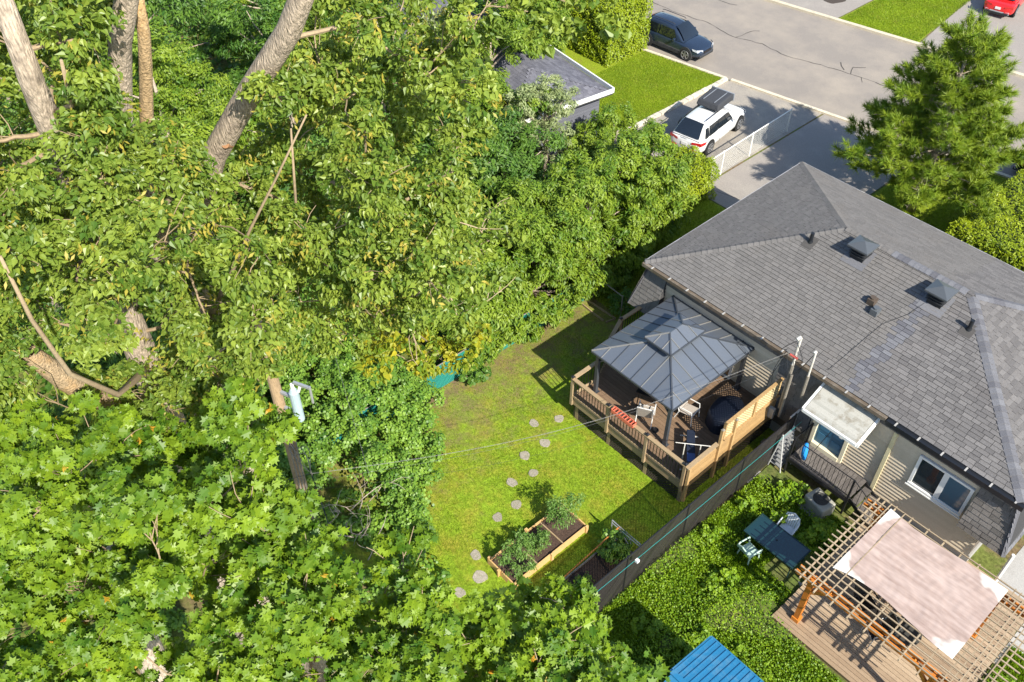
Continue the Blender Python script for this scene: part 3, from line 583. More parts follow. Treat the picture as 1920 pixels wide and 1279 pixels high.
# privacy wall on the fence side
pw = thing('privacy_screen', 'solid timber screen on the right side of the deck, pale lattice in its upper half', 'screen', (-9.45, 18.2, 1))
me = unitmesh('screen_board', m_pt)
for i, zc in enumerate((1.02, 1.245, 1.47)): inst('screen_board', me, (-9.42, (15.85 + 20.4) / 2, zc), pw, (0, 0, 0), (.035, 4.5, .215))
for zc in (1.70, 1.925): inst('screen_board', me, (-9.42, (15.85 + 17.2) / 2 if zc > 1.8 else 18.1, zc), pw, (0, 0, 0), (.035, 1.3 if zc > 1.8 else 4.5, .2))
inst('screen_board', me, (-9.42, 18.85, 1.925), pw, (0, 0, 0), (.035, 3.1, .2))
MB().bx(-9.5, -9.36, 15.75, 17.25, 2.03, 2.07).build('cap_rail', m_ptr, pw)
MB().bx(-9.48, -9.34, 17.5, 20.42, 2.03, 2.075).bx(-9.47, -9.37, 17.5, 20.42, 2.82, 2.87).build('cap_rail', m_pt, pw)
stuff(lattice(MB(), (-9.425, 17.56, 2.08), (0, 1, 0), (0, 0, 1), 2.84, .74, .078, .034, .008).build('lattice_panel', m_lat, pw))
for y, z0, z1, xx in ((17.28, .35, 2.75, -9.37), (17.98, .35, 2.7, -9.37), (15.83, .35, 2.02, -9.37), (17.56, 2.0, 2.82, -9.46), (19.0, 2.076, 2.82, -9.40), (20.38, .8, 2.82, -9.46)):
    MB().bx(xx - .045, xx + .045, y - .045, y + .045, z0, z1).build('post', m_pt, pw)
for y in (17.28, 17.98): MB().add([(-9.425, y - .055, 2.752 if y < 17.5 else 2.702), (-9.315, y - .055, 2.752 if y < 17.5 else 2.702), (-9.315, y + .055, 2.752 if y < 17.5 else 2.702), (-9.425, y + .055, 2.752 if y < 17.5 else 2.702), (-9.37, y, 2.82 if y < 17.5 else 2.77)], [(0, 1, 4), (1, 2, 4), (2, 3, 4), (3, 0, 4)]).build('post_cap', MATS['grey_mast'], pw)

# ------------------------------------------------------------------ gazebo
m_gz = M('gazebo_metal_roof', (.12, .14, .17), (.145, .165, .195), .42, metal=.35, spec=.5, fine=.04, wear=(.17, .17, .165), wscale=1.2, wamt=.3)
m_gzf = M('gazebo_frame', (.07, .078, .09), None, .4, metal=.3, fine=.04)
m_seam = M('gazebo_seam', (.20, .20, .19), (.26, .25, .23), .45, metal=.3, fine=.05)
gz = thing('gazebo', 'grey metal gazebo with a two-tier ribbed roof standing on the deck', 'gazebo', (-12.57, 18.53, DZ))
def clip_poly(P, a, b):
    def cl(Q, f):
        o = []
        for i in range(len(Q)):
            p, q = Q[i - 1], Q[i]; fp, fq = f(p), f(q)
            if (fp >= 0) != (fq >= 0): t_ = fp / (fp - fq); o.append((p[0] + (q[0] - p[0]) * t_, p[1] + (q[1] - p[1]) * t_))
            if fq >= 0: o.append(q)
        return o
    return cl(cl(P, lambda p: p[0] - a), lambda p: b - p[0])
def hip_roof(cx, cy, hx, hy, z0, tx, ty, z1, pitch, parent):
    cor = [(cx - hx, cy - hy, z0), (cx + hx, cy - hy, z0), (cx + hx, cy + hy, z0), (cx - hx, cy + hy, z0)]; top = [(cx - tx, cy - ty, z1), (cx + tx, cy - ty, z1), (cx + tx, cy + ty, z1), (cx - tx, cy + ty, z1)]
    for i in range(4):
        a, b = Vector(cor[i]), Vector(cor[(i + 1) % 4]); c, d = Vector(top[(i + 1) % 4]), Vector(top[i])
        u = (b - a).normalized(); Wd = (b - a).length; m = (c + d) / 2 - (a + b) / 2; v = m.normalized(); L = m.length; n = u.cross(v)
        wt = (c - d).length; P = [(0, 0), (Wd, 0), (Wd / 2 + wt / 2, L), (Wd / 2 - wt / 2, L)]
        k = max(1, round(Wd / pitch))
        for j in range(k):
            q = clip_poly(P, j * Wd / k + .004, (j + 1) * Wd / k - .004)
            if len(q) < 3: continue
            T = [a + u * x + v * y for x, y in q]; m_ = len(T)
            MB().add([p + n * .0 for p in T] + [p - n * .012 for p in T], [tuple(range(m_)), tuple(range(2 * m_ - 1, m_ - 1, -1))] + [(e, m_ + e, m_ + (e + 1) % m_, (e + 1) % m_) for e in range(m_)]).build('roof_panel', m_gz, parent)
            if j:
                x = j * Wd / k; ins = (Wd - wt) / 2; yt = L if ins <= x <= Wd - ins else L * min(x, Wd - x) / ins
                p0 = a + u * x + n * .012; p1 = p0 + v * (yt - .01); MB().bar(p0, p1, .022, .03, n).build('seam', m_seam if rng.random() < .55 else m_gzf, parent)
        MB().bar(a + Vector((0, 0, -.03)), b + Vector((0, 0, -.03)), .05, .07).build('eave_trim', m_gzf, parent)
        MB().bar(a + Vector((0, 0, .02)), d + Vector((0, 0, .02)), .05, .03).build('hip_cap', m_seam if i in (0,) else m_gzf, parent)
hip_roof(-12.58, 18.53, 1.78, 2.08, 3.1, .46, .74, 3.62, .45, gz)
hip_roof(-12.56, 18.48, .56, .87, 3.88, .005, .32, 4.12, .42, gz)
MB().bx(-12.98, -12.18, 17.87, 17.90, 3.56, 3.90).bx(-12.98, -12.18, 19.14, 19.17, 3.56, 3.90).bx(-12.98, -12.95, 17.9, 19.14, 3.56, 3.90).bx(-12.21, -12.18, 17.9, 19.14, 3.56, 3.90).build('vent_frame', m_gzf, gz)
for x in (-14.18, -10.97):
    for y in (16.62, 20.44):
        MB().bx(x - .06, x + .06, y - .06, y + .06, DZ, 3.06).build('post', m_gzf, gz); MB().bx(x - .11, x + .11, y - .11, y + .11, DZ, DZ + .02).build('foot_plate', m_gzf, gz)
        sx = 1 if x < -12 else -1; sy = 1 if y < 18 else -1
        MB().bar((x, y, 2.6), (x + .45 * sx, y, 3.0), .05, .05).bar((x, y, 2.6), (x, y + .45 * sy, 3.0), .05, .05).build('brace', m_gzf, gz)
MB().bx(-14.2, -10.95, 16.58, 16.66, 2.96, 3.06).bx(-14.2, -10.95, 20.40, 20.48, 2.96, 3.06).bx(-14.22, -14.14, 16.66, 20.4, 2.96, 3.06).bx(-11.01, -10.93, 16.66, 20.4, 2.96, 3.06).build('beam', m_gzf, gz)

# ------------------------------------------------------------------ things on the deck
m_alw = M('white_metal_furniture', (.62, .62, .6), None, .4, fine=.03); m_sling = M('taupe_sling', (.30, .27, .23), (.36, .32, .28), .8, fine=.08)
def sling_chair(x, y, rz, label, grp, frame=m_alw, seat=m_sling, z=DZ, nm='patio_chair'):
    c = thing(nm, label, 'chair', (x, y, z), rz, grp); L = dict(local=True)
    MB().add([(-.24, -.26, .42), (.24, -.26, .42), (.24, .22, .38), (-.24, .22, .38), (-.24, -.26, .405), (.24, -.26, .405), (.24, .22, .365), (-.24, .22, .365)], [(0, 1, 2, 3), (7, 6, 5, 4), (0, 4, 5, 1), (1, 5, 6, 2), (2, 6, 7, 3), (3, 7, 4, 0)]).build('seat', seat, c, **L)
    MB().add([(-.24, .22, .40), (.24, .22, .40), (.24, .42, .98), (-.24, .42, .98), (-.24, .24, .40), (.24, .24, .40), (.24, .44, .98), (-.24, .44, .98)], [(0, 1, 2, 3), (7, 6, 5, 4), (0, 4, 5, 1), (1, 5, 6, 2), (2, 6, 7, 3), (3, 7, 4, 0)]).build('backrest', seat, c, **L)
    for s_ in (-1, 1):
        MB().tube([(s_ * .27, -.30, .0), (s_ * .27, -.26, .42), (s_ * .27, -.24, .62), (s_ * .27, .28, .62)], .018, 6).build('arm_frame', frame, c, **L)
        MB().tube([(s_ * .27, .36, .0), (s_ * .27, .22, .40), (s_ * .26, .42, 1.0)], .018, 6).build('leg', frame, c, **L)
    MB().tube([(-.26, .42, 1.0), (.26, .42, 1.0)], .018, 6).tube([(-.27, -.26, .41), (.27, -.26, .41)], .018, 6).build('frame', frame, c, **L)
    return c
sling_chair(-12.15, 16.95, R(-150), 'pale patio chair with a white frame at the deck table, nearest the red planter', None)
sling_chair(-11.25, 18.1, R(100), 'white framed patio chair at the right edge of the gazebo, facing the table', None)
sling_chair(-13.2, 18.4, R(-60), 'patio chair in the shade beneath the left half of the gazebo', None)
tb = thing('patio_table', 'dark rectangular patio table in the shade beneath the gazebo roof', 'table', (-12.35, 17.75, DZ), R(20))
MB().box((0, 0, .71), (1.3, .85, .03)).build('tabletop', m_blk, tb, local=True)
for sx in (-1, 1):
    for sy in (-1, 1): MB().tube([(sx * .58, sy * .36, 0), (sx * .55, sy * .34, .7)], .02, 6).build('leg', m_blk, tb, local=True)
m_cov = M('dark_blue_cover', (.012, .018, .035), None, .6, fine=.1, bump=.6, bscale=6)
cv = MB(); nseg = 28
ring = lambda r, z: [(-10.32 + r * .55 * math.cos(a) * (1 + .05 * math.sin(5 * a)), 18.95 + r * .74 * math.sin(a) * (1 + .04 * math.sin(4 * a)), z) for a in np.linspace(0, 2 * math.pi, nseg, endpoint=False)]
RR = [ring(1.02, DZ), ring(1.0, DZ + .35), ring(.97, DZ + .56), ring(.88, DZ + .63), ring(.4, DZ + .655)]
cv.add(sum(RR, []) + [(-10.32, 18.95, DZ + .66)], [(i * nseg + k_, i * nseg + (k_ + 1) % nseg, (i + 1) * nseg + (k_ + 1) % nseg, (i + 1) * nseg + k_) for i in range(4) for k_ in range(nseg)] + [(4 * nseg + k_, 4 * nseg + (k_ + 1) % nseg, 5 * nseg) for k_ in range(nseg)])
tag(cv.build('covered_table', m_cov, smooth=True), 'oval patio table under a dark blue cover, dotted with lattice light beside the timber screen', 'table')
def planter_box(x0, x1, y0, y1, z0, z1):
    p = thing('planter', 'narrow salmon red planter box hooked on the front rail of the deck', 'planter', ((x0 + x1) / 2, y0, z0))
    m_red = M('salmon_plastic', (.62, .13, .075), (.68, .17, .10), .5, fine=.05)
    MB().bx(x0, x1, y0, y0 + .012, z0, z1).bx(x0, x1, y1 - .012, y1, z0, z1).bx(x0, x0 + .012, y0, y1, z0, z1).bx(x1 - .012, x1, y0, y1, z0, z1).bx(x0, x1, y0, y1, z0, z0 + .012).build('box', m_red, p)
    for i in range(7): MB().bx(x0 + .08 + i * .125, x0 + .10 + i * .125, y0 + .012, y1 - .012, z0 + .02, z1 - .02).build('divider', m_red, p)
    MB().bx(x0 + .013, x1 - .013, y0 + .013, y1 - .013, z0 + .012, z1 - .07).build('soil', M('potting_soil', (.05, .03, .02), None, .95, fine=.3), p)
planter_box(-12.62, -11.66, 15.66, 15.86, 2.06, 2.22)
bw = MB(); bw.tube([(-11.58 + .11 * math.cos(a), 16.83 + .11 * math.sin(a), DZ + .05) for a in np.linspace(0, 2 * math.pi, 17)], .022, 6, caps=False); bw.cyl((-11.58, 16.83, DZ), .11, .02, 14)
tag(bw.build('pet_bowl', m_blk), 'small round black bowl on the sunlit deck boards', 'bowl')
m_bluef = M('blue_frame', (.05, .09, .22), None, .4, fine=.05)
ex = thing('exercise_bench', 'dark blue exercise bench with a steel frame in the front right corner of the deck', 'bench', (-10.2, 16.95, DZ), R(40))
MB().box((0, .1, .45), (.28, 1.0, .07)).build('pad', m_cov, ex, local=True, bevel=.02); MB().box((0, -.62, .52), (.26, .35, .06)).build('pad', m_bluef, ex, local=True)
MB().tube([(0, -.75, .05), (0, .7, .05)], .03, 6).tube([(0, -.5, .05), (0, -.4, .45)], .03, 6).tube([(0, .55, .05), (0, .5, .45)], .03, 6).tube([(-.3, -.75, .03), (.3, -.75, .03)], .025, 6).tube([(-.3, .7, .03), (.3, .7, .03)], .025, 6).build('frame', MATS['weathered_white_conduit'], ex, local=True)
MB().tube([(-.55, -.45, 1.0), (.55, -.45, 1.0)], .014, 6).tube([(-.25, -.5, .05), (-.25, -.45, .98)], .02, 6).tube([(.25, -.5, .05), (.25, -.45, .98)], .02, 6).build('bar_rack', MATS['weathered_white_conduit'], ex, local=True)

# ================================================================== FENCES
def mesh_fence(name, label, cat, P0, P1, h, posts, mat, wmat, z0=.06, pitch=.075, sw=.03, w2=.008, rail=.025, grp=None, both=True, postm=None, lean=0):
    """chain-link: one diagonal of broad strips, one of wire, per bay; rails and posts"""
    P0 = Vector((P0[0], P0[1], 0)); P1 = Vector((P1[0], P1[1], 0)); d = P1 - P0; L = d.length; u = d.normalized(); n = u.cross(Vector((0, 0, 1)))
    f = thing(name, label, cat, tuple((P0 + P1) / 2), 0, grp); postm = postm or mat
    for a, b in zip(posts, posts[1:]):
        mb = MB(); w = b - a; H = h - z0; o = P0 + u * a + Vector((0, 0, z0))
        for sg, ww, th in ((1, sw, .012), (-1, w2, .008)):
            k = -H
            while k < w + H:
                t0, t1 = (max(0, -k), min(H, w - k)) if sg > 0 else (max(0, k - w), min(H, k))
                if t1 - t0 > .03:
                    p = o + u * (k + sg * t0) + Vector((0, 0, t0)); q = o + u * (k + sg * t1) + Vector((0, 0, t1)); dd = (q - p).normalized(); s_ = dd.cross(n) * ww / 2; off = n * (.006 * sg)
                    mb.add([p - s_ + off, q - s_ + off, q + s_ + off, p + s_ + off], [(0, 1, 2, 3)], rng.random())
                k += pitch
        stuff(mb.build('mesh_panel', mat, f))
        MB().tube([o + Vector((0, 0, H)), o + u * w + Vector((0, 0, H))], rail, 6).build('top_rail', wmat, f)
    for a in posts:
        p = P0 + u * a; MB().tube([p, p + Vector((0, 0, h + .04))], rail * 1.35, 8).build('post', wmat, f)
    return f
m_bf = M('black_mesh', (.018, .016, .016), (.038, .034, .032), .55, spec=.4, fine=.05)
f1 = mesh_fence('black_mesh_fence', 'long black chain-link fence with privacy mesh between the back lawn and the weedy garden', 'fence', (-8.55, 6.9), (-8.55, 20.3), 1.86, [0, 2.6, 5.25, 7.95, 10.65, 13.4], m_bf, m_blk, pitch=.072, sw=.044, w2=.01, rail=.026)
m_wf = M('white_mesh', (.66, .65, .60), (.74, .73, .68), .5, fine=.04)
f2 = mesh_fence('white_mesh_fence', 'white chain-link fence between the two driveways beside the white car', 'fence', (-20.61, 30.2), (-20.85, 37.3), 1.28, [0, 1.6, 3.9, 7.1], m_wf, m_wf, pitch=.085, sw=.009, w2=.009, rail=.028)
m_tf = M('teal_mesh', (.02, .20, .17), (.03, .26, .21), .6, fine=.05)
f3 = mesh_fence('teal_mesh_fence', 'teal green mesh fence along the brown edge of the back lawn, mostly under the shrubs', 'fence', (-18.82, 7.0), (-18.6, 20.6), 1.25, [0, 2.7, 5.4, 8.1, 10.8, 13.6], m_tf, MATS['grey_mast'], pitch=.05, sw=.05, w2=.012, rail=.022)
gp_ = thing('garden_gate_rail', 'thin grey rail in the shade beside the skirt of the house', 'rail', (-18.3, 21.8, 0))
MB().tube([(-18.5, 21.0, 1.2), (-16.9, 20.9, 1.2)], .025, 6).build('rail', MATS['grey_mast'], gp_); MB().tube([(-18.5, 21.0, 0), (-18.5, 21.0, 1.25)], .03, 6).build('post', MATS['grey_mast'], gp_); MB().tube([(-16.9, 20.9, 0), (-16.9, 20.9, 1.25)], .03, 6).build('post', MATS['grey_mast'], gp_)
ge = thing('garden_edging', 'low thin timber edging around the shaded corner bed behind the deck', 'edging', (-17.8, 20.5, 0))
for a, b in (((-18.53, 20.68), (-17.0, 20.73)), ((-17.0, 20.73), (-17.1, 20.3)), ((-17.24, 20.29), (-17.85, 20.3)), ((-17.85, 20.3), (-18.5, 20.35))): MB().bar((a[0], a[1], .06), (b[0], b[1], .06), .035, .12).build('board', m_ptr, ge)

# ================================================================== BACK LAWN THINGS
m_stone = M('stepping_stone', (.26, .23, .18), (.34, .30, .245), .9, wear=(.26, .23, .17), wscale=5, wamt=.6, fine=.2, bump=.4)
SL = [(-15.2, 14.65, 'nearly round stepping stone left of the pair nearest the deck'), (-14.76, 15.47, 'squarish stepping stone closest to the front corner of the deck'), (-14.28, 14.33, 'stepping stone just below the pair nearest the deck'),
      (-14.35, 13.44, 'stepping stone fourth along the path from the deck'), (-13.6, 13.15, 'stepping stone touching the tip of a tomato plant shadow'), (-13.79, 12.34, 'stepping stone in the very middle of the curved path'),
      (-13.03, 11.86, 'stepping stone on the lawn between the path middle and the planted bed shadow'), (-13.07, 11.07, 'stepping stone at the edge of the plant shadow left of the timber bed'), (-12.46, 9.63, 'stepping stone beside the near left corner of the timber bed'),
      (-11.78, 9.23, 'largest stepping stone, just below the near corner of the timber bed'), (-11.79, 8.43, 'lowest stepping stone on the lawn, partly under maple leaves'), (-11.2, 7.3, 'stepping stone almost hidden beneath the maple at the foot of the lawn')]
for i, (x, y, lb) in enumerate(SL):
    n = 11; r0 = .175 if i != 9 else .25; ph = rng.random() * 6; sx_ = rng.uniform(.85, 1.2)
    pts = [(x + r0 * sx_ * math.cos(a) * (1 + .13 * math.sin(3 * a + ph)) * rng.uniform(.93, 1.06), y + r0 * math.sin(a) * (1 + .13 * math.cos(2 * a + ph)) * rng.uniform(.93, 1.06)) for a in np.linspace(0, 2 * math.pi, n, endpoint=False)]
    mb = MB().add([(a, b, .02) for a, b in pts] + [(x + (a - x) * .96, y + (b - y) * .96, .05) for a, b in pts], [tuple(range(n, 2 * n))] + [(k_, (k_ + 1) % n, n + (k_ + 1) % n, n + k_) for k_ in range(n)])
    tag(mb.build('stepping_stone', m_stone), lb, 'stepping stone', 'stepping stones across the back lawn')
m_bed = M('fresh_pine_board', (.52, .32, .12), (.60, .38, .16), .75, wear=(.42, .25, .10), wscale=2, wamt=.4, fine=.1, fscale=12, aniso=(2, 2, 8))
m_dirt = M('dark_garden_soil', (.06, .035, .025), (.07, .045, .03), .95, wear=(.10, .065, .045), wscale=6, wamt=.7, fine=.35, fscale=30, bump=.8, bscale=40)
bd = thing('raised_bed', 'long raised bed of pale pine boards planted with tomatoes on the lawn', 'garden bed', (-11.35, 11.3, 0))
X0, X1, Y0, Y1 = -11.93, -10.78, 9.72, 12.86
for (a0, a1, b0, b1) in ((X0, X0 + .04, Y0, Y1), (X1 - .04, X1, Y0, Y1), (X0 + .042, X1 - .042, Y0, Y0 + .04), (X0 + .042, X1 - .042, Y1 - .04, Y1)):
    for z0 in (0.01, .165): MB().bx(a0, a1, b0, b1, z0, z0 + .15).build('plank', m_bed, bd)
for x, y in ((X0 - .03, Y0 + .05), (X1 + .03, Y0 + .05), (X0 - .03, Y1 - .05), (X1 + .03, Y1 - .05), (X1 + .03, 11.3), (X0 - .03, 11.3), (X0 + .5, Y0 - .03)): MB().bx(x - .03, x + .03, y - .05, y + .05, 0, .37).build('stake', m_bed, bd)
for y in (10.75, 11.85): MB().bx(X0 + .05, X1 - .05, y - .02, y + .02, .25, .29).build('crosspiece', m_ptr, bd)
MB().bx(X0 + .042, X1 - .042, Y0 + .042, Y1 - .042, 0, .24).build('soil', m_dirt, bd)
b2 = thing('garden_bed', 'shaded vegetable bed edged with grey board against the black fence', 'garden bed', (-9.3, 12, 0))
MB().bx(-9.98, -9.94, 9.6, 13.3, 0, .16).build('plank', MATS['grey_mast'], b2); MB().bx(-9.94, -8.7, 13.26, 13.3, 0, .16).build('plank', MATS['grey_mast'], b2); MB().bx(-9.94, -8.7, 9.6, 13.26, .0, .09).build('soil', m_dirt, b2)
tr_ = thing('trellis', 'grey metal trellis frame standing at the end of the shaded bed by the black fence', 'trellis', (-9.5, 13.25, 0))
m_tw = M('galvanised_tube', (.42, .43, .44), None, .35, metal=.5, fine=.05)
MB().tube([(-10.1, 13.25, 0), (-10.1, 13.22, 1.0), (-8.92, 13.22, 1.0), (-8.92, 13.25, 0)], .02, 8).tube([(-10.1, 13.23, .85), (-8.92, 13.23, .85)], .015, 6).build('frame', m_tw, tr_)
for x in (-9.75, -9.5, -9.3): MB().tube([(x, 13.24, 0.05), (x, 13.23, 1.0)], .012, 6).build('upright', m_tw, tr_)
MB().tube([(-9.75, 13.2, .5), (-9.3, 13.2, .85)], .012, 6).tube([(-9.75, 13.2, .85), (-9.3, 13.2, .5)], .012, 6).build('brace', m_tw, tr_)
tag(MB().bar((-9.84, 13.28, .86), (-9.90, 10.1, .32), .035, .035).build('wooden_pole', M('orange_wood', (.50, .19, .035), None, .6, fine=.1)), 'long orange brown pole leaning on the trellis across the shaded bed', 'pole')

# ================================================================== RIGHT-HAND GARDEN
# steel balcony and steps at the blue door
bc = thing('door_landing', 'black steel landing and steps with thin railings below the blue back door', 'steps', (-6.8, 20.2, 0))
m_tread = M('worn_grey_tread', (.085, .075, .07), (.14, .125, .115), .9, wear=(.2, .18, .16), wscale=3, wamt=.5, fine=.2)
me = unitmesh('deck_board', m_tread)
for i in range(15): inst('deck_board', me, (-8.0 + (i + .5) * .152, 20.05, .87), bc, (0, 0, 0), (.14, 1.08, .03))
MB().bx(-8.05, -5.7, 19.46, 19.51, .74, .9).bx(-8.05, -5.7, 20.54, 20.59, .74, .86).bx(-8.06, -8.01, 19.51, 20.54, .74, .86).build('frame', m_blk, bc)
for i in range(5):
    inst('tread', me, (-5.56 + i * .26, 20.02, .72 - i * .165), bc, (0, 0, 0), (.25, .95, .03))
for y in (19.56, 20.5): MB().bar((-5.7, y, .85), (-4.4, y, .02), .03, .14).build('stringer', m_blk, bc)
for x, y in ((-8.0, 19.5), (-5.75, 19.5), (-8.0, 20.5)): MB().bx(x - .03, x + .03, y - .03, y + .03, 0, 1.85).build('post', m_blk, bc)
MB().tube([(-8.0, 19.5, 1.85), (-5.75, 19.5, 1.85), (-4.5, 19.55, 1.0)], .018, 6).tube([(-8.0, 19.5, 1.05), (-5.75, 19.5, 1.05), (-4.5, 19.55, .2)], .014, 6).tube([(-8.0, 19.5, 1.85), (-8.0, 20.5, 1.85)], .018, 6).build('handrail', m_blk, bc)
BAL2 = unitmesh('baluster', m_blk)
for i in range(1, 16): inst('baluster', BAL2, (-8.0 + i * .141, 19.5, 1.45), bc, (0, 0, 0), (.014, .014, .8))
for i in range(1, 9): inst('baluster', BAL2, (-8.0, 19.5 + i * .115, 1.45), bc, (0, 0, 0), (.014, .014, .8))
for i in range(1, 8): inst('baluster', BAL2, (-5.75 + i * .155, 19.52, 1.45 - i * .105), bc, (0, 0, 0), (.014, .014, .78))
MB().tube([(-7.3, 19.55, 1.85), (-7.1, 20.3, 3.0)], .012, 6).build('handrail', m_blk, bc)
bc.location.z -= .1
tl = MB(); P = [(-7.85, 19.75, .9), (-7.7, 19.6, .9), (-7.35, 19.55, .9), (-7.3, 19.75, .9), (-7.62, 19.95, .9)]
tl = MB().tube([(-7.72, 19.86, 1.5), (-7.68, 19.78, 1.3), (-7.62, 19.72, 1.05), (-7.58, 19.7, .9)], [.05, .11, .1, .05], 8)
tag(tl.build('blue_towel', M('bright_blue_cloth', (.01, .22, .62), None, .7, fine=.08), smooth=True), 'bright blue cloth bundle hanging on the landing railing beside the blue door', 'cloth')
# slatted white rack with a glass-like panel behind
rk = thing('folding_rack', 'white metal rack with narrow shelves beside the black landing', 'rack', (-8.3, 19.7, 0))
for y in (19.35, 19.95): MB().bar((-8.55, y, .0), (-8.35, y, 1.75), .03, .03).bar((-8.05, y, .0), (-8.35, y, 1.7), .03, .03).build('frame', m_alw, rk)
for i in range(8): MB().bx(-8.52 + i * .02, -8.12 - i * .02, 19.36, 19.94, .2 + i * .2, .215 + i * .2).build('shelf', m_tw, rk)
gs = thing('garden_screen', 'leaning pale glass panel in a white frame above the rack by the house', 'panel', (-8.5, 20.6, 0))
MB().bx(-8.62, -8.57, 20.05, 20.1, .1, 1.9).bx(-8.62, -8.57, 20.75, 20.8, .1, 1.9).bx(-8.62, -8.57, 20.1, 20.75, 1.85, 1.9).bx(-8.62, -8.57, 20.1, 20.75, .1, .15).build('frame', m_alw, gs)
MB().bx(-8.60, -8.59, 20.1, 20.75, .15, 1.85).build('pane', glassy('pale_glass', (.25, .28, .26), .1), gs)
for x, y, s_, lb in ((-8.75, 20.75, .19, 'small grey pot behind the top end of the black fence'), (-9.15, 20.0, .14, 'pale square block on the ground under the timber screen')):
    p = MB().cyl((x, y, 0), s_ * .8, .3, 14, s_) if s_ > .15 else MB().bx(x - s_, x + s_, y - s_ * .8, y + s_ * .8, 0, .12)
    tag(p.build('garden_pot' if s_ > .15 else 'paving_block', m_stone), lb, 'pot' if s_ > .15 else 'block')
# air conditioner
ac = thing('air_conditioner', 'pale grey outdoor air conditioner with a round dark grille below the landing', 'air conditioner', (-6.35, 19.0, 0), R(-12))
MB().box((0, 0, .33), (.82, .62, .6)).build('casing', M('ac_casing', (.32, .31, .26), None, .5, wear=(.22, .21, .17), wscale=4, wamt=.5, fine=.05), ac, local=True, bevel=.06)
gr = MB().cyl((0, 0, .632), .25, .012, 20); gr.build('fan_grille', M('grille_dark', (.05, .05, .045), None, .6, fine=.05), ac, local=True)
gr = MB()
for r_ in (.08, .14, .2, .25): gr.tube([(r_ * math.cos(a), r_ * math.sin(a), .652) for a in np.linspace(0, 2 * math.pi, 21)], .006, 4, caps=False)
gr.build('guard', m_blk, ac, local=True); MB().box((0, 0, .015), (.95, .75, .03)).build('pad', m_conc, ac, local=True)
# green glass table, white chairs
m_tg = glassy('dark_green_glass', (.008, .032, .036), .08)
gt = thing('glass_table', 'dark green glass garden table on the weedy lawn', 'table', (-6.33, 16.62, 0))
MB().bx(-7.2, -5.45, 16.18, 17.06, .70, .712).build('tabletop', m_tg, gt)
MB().bx(-7.24, -5.41, 16.14, 16.18, .685, .72).bx(-7.24, -5.41, 17.06, 17.10, .685, .72).bx(-7.24, -7.2, 16.18, 17.06, .685, .72).bx(-5.45, -5.41, 16.18, 17.06, .685, .72).build('rim', M('dark_green_rim', (.012, .035, .036), None, .4, fine=.03), gt)
for x in (-7.15, -5.5):
    for y in (16.22, 17.02): MB().tube([(x, y, 0), (x, y, .69)], .02, 6).build('leg', MATS['dark_green_rim'], gt)
MB().cyl((-6.33, 16.62, .713), .03, .008, 12).build('umbrella_hole', m_blk, gt)
m_pl = M('white_plastic', (.62, .66, .68), None, .35, wear=(.5, .55, .52), wscale=3, wamt=.4, fine=.02)
def plastic_chair(x, y, rz, label, mat):
    c = thing('plastic_chair', label, 'chair', (x, y, 0), rz); L = dict(local=True)
    MB().box((0, 0, .42), (.46, .44, .03)).build('seat', mat, c, bevel=.02, **L)
    for i in range(7):
        xx = -.2 + i * .0667; h = .84 - .9 * xx * xx * 3
        MB().add([(xx - .027, .2, .44), (xx + .027, .2, .44), (xx + .027, .33, h), (xx - .027, .33, h), (xx - .027, .222, .44), (xx + .027, .222, .44), (xx + .027, .352, h), (xx - .027, .352, h)], [(0, 1, 2, 3), (7, 6, 5, 4), (0, 4, 5, 1), (1, 5, 6, 2), (2, 6, 7, 3), (3, 7, 4, 0)]).build('slat', mat, c, **L)
    MB().tube([(-.25, .2, .42), (-.26, .3, .6), (-.2, .36, .78), (0, .38, .88), (.2, .36, .78), (.26, .3, .6), (.25, .2, .42)], .025, 6).build('back_frame', mat, c, **L)
    for s_ in (-1, 1):
        MB().tube([(s_ * .25, -.22, .42), (s_ * .27, -.2, .64), (s_ * .27, .2, .66), (s_ * .25, .3, .62)], .025, 6).build('armrest', mat, c, **L)
        for sy in (-1, 1): MB().tube([(s_ * .21, sy * .19, .42), (s_ * .25, sy * .24, 0)], [.028, .02], 6).build('leg', mat, c, **L)
plastic_chair(-6.45, 17.35, R(8), 'white plastic garden chair with slatted back on the far side of the green table', m_pl)
plastic_chair(-6.75, 15.9, R(170), 'pale green tinted plastic chair tucked under the near side of the green table', M('greenish_plastic', (.42, .56, .46), None, .4, fine=.02))

# pergola over its own low deck
PZ = .16
pd_ = thing('low_deck', 'low weathered wooden deck beneath the orange pergola', 'deck', (-2, 17, 0))
m_pd = M('weathered_plank', (.27, .19, .12), (.40, .30, .20), .85, wear=(.22, .15, .10), wscale=1.6, wamt=.6, fine=.15, fscale=14, aniso=(.6, 9, 9), bump=.15)
me = unitmesh('plank', m_pd); nb = 44; st = (20.8 - 14.74) / nb
for i in range(nb):
    yc = 14.74 + (i + .5) * st
    inst('plank', me, ((-5.0 + .05) / 2, yc, PZ - .02), pd_, (0, 0, rng.uniform(-.001, .001)), (5.05 + rng.uniform(-.02, .02), st - .012, .035))
MB().bx(-4.98, .03, 14.76, 20.78, 0.0, .12).build('joist_frame', MATS['weathered_rail'], pd_)
pg = thing('pergola', 'orange brown timber pergola with a dense grid of thin grey slats on top', 'pergola', (-2.5, 17, PZ))
m_or = M('orange_stain', (.50, .16, .022), (.56, .20, .03), .5, fine=.1, wear=(.35, .14, .04), wscale=2, wamt=.4)
m_sl = M('greyed_slat', (.27, .205, .13), (.37, .29, .19), .85, wear=(.25, .19, .12), wscale=3, wamt=.5, fine=.12)
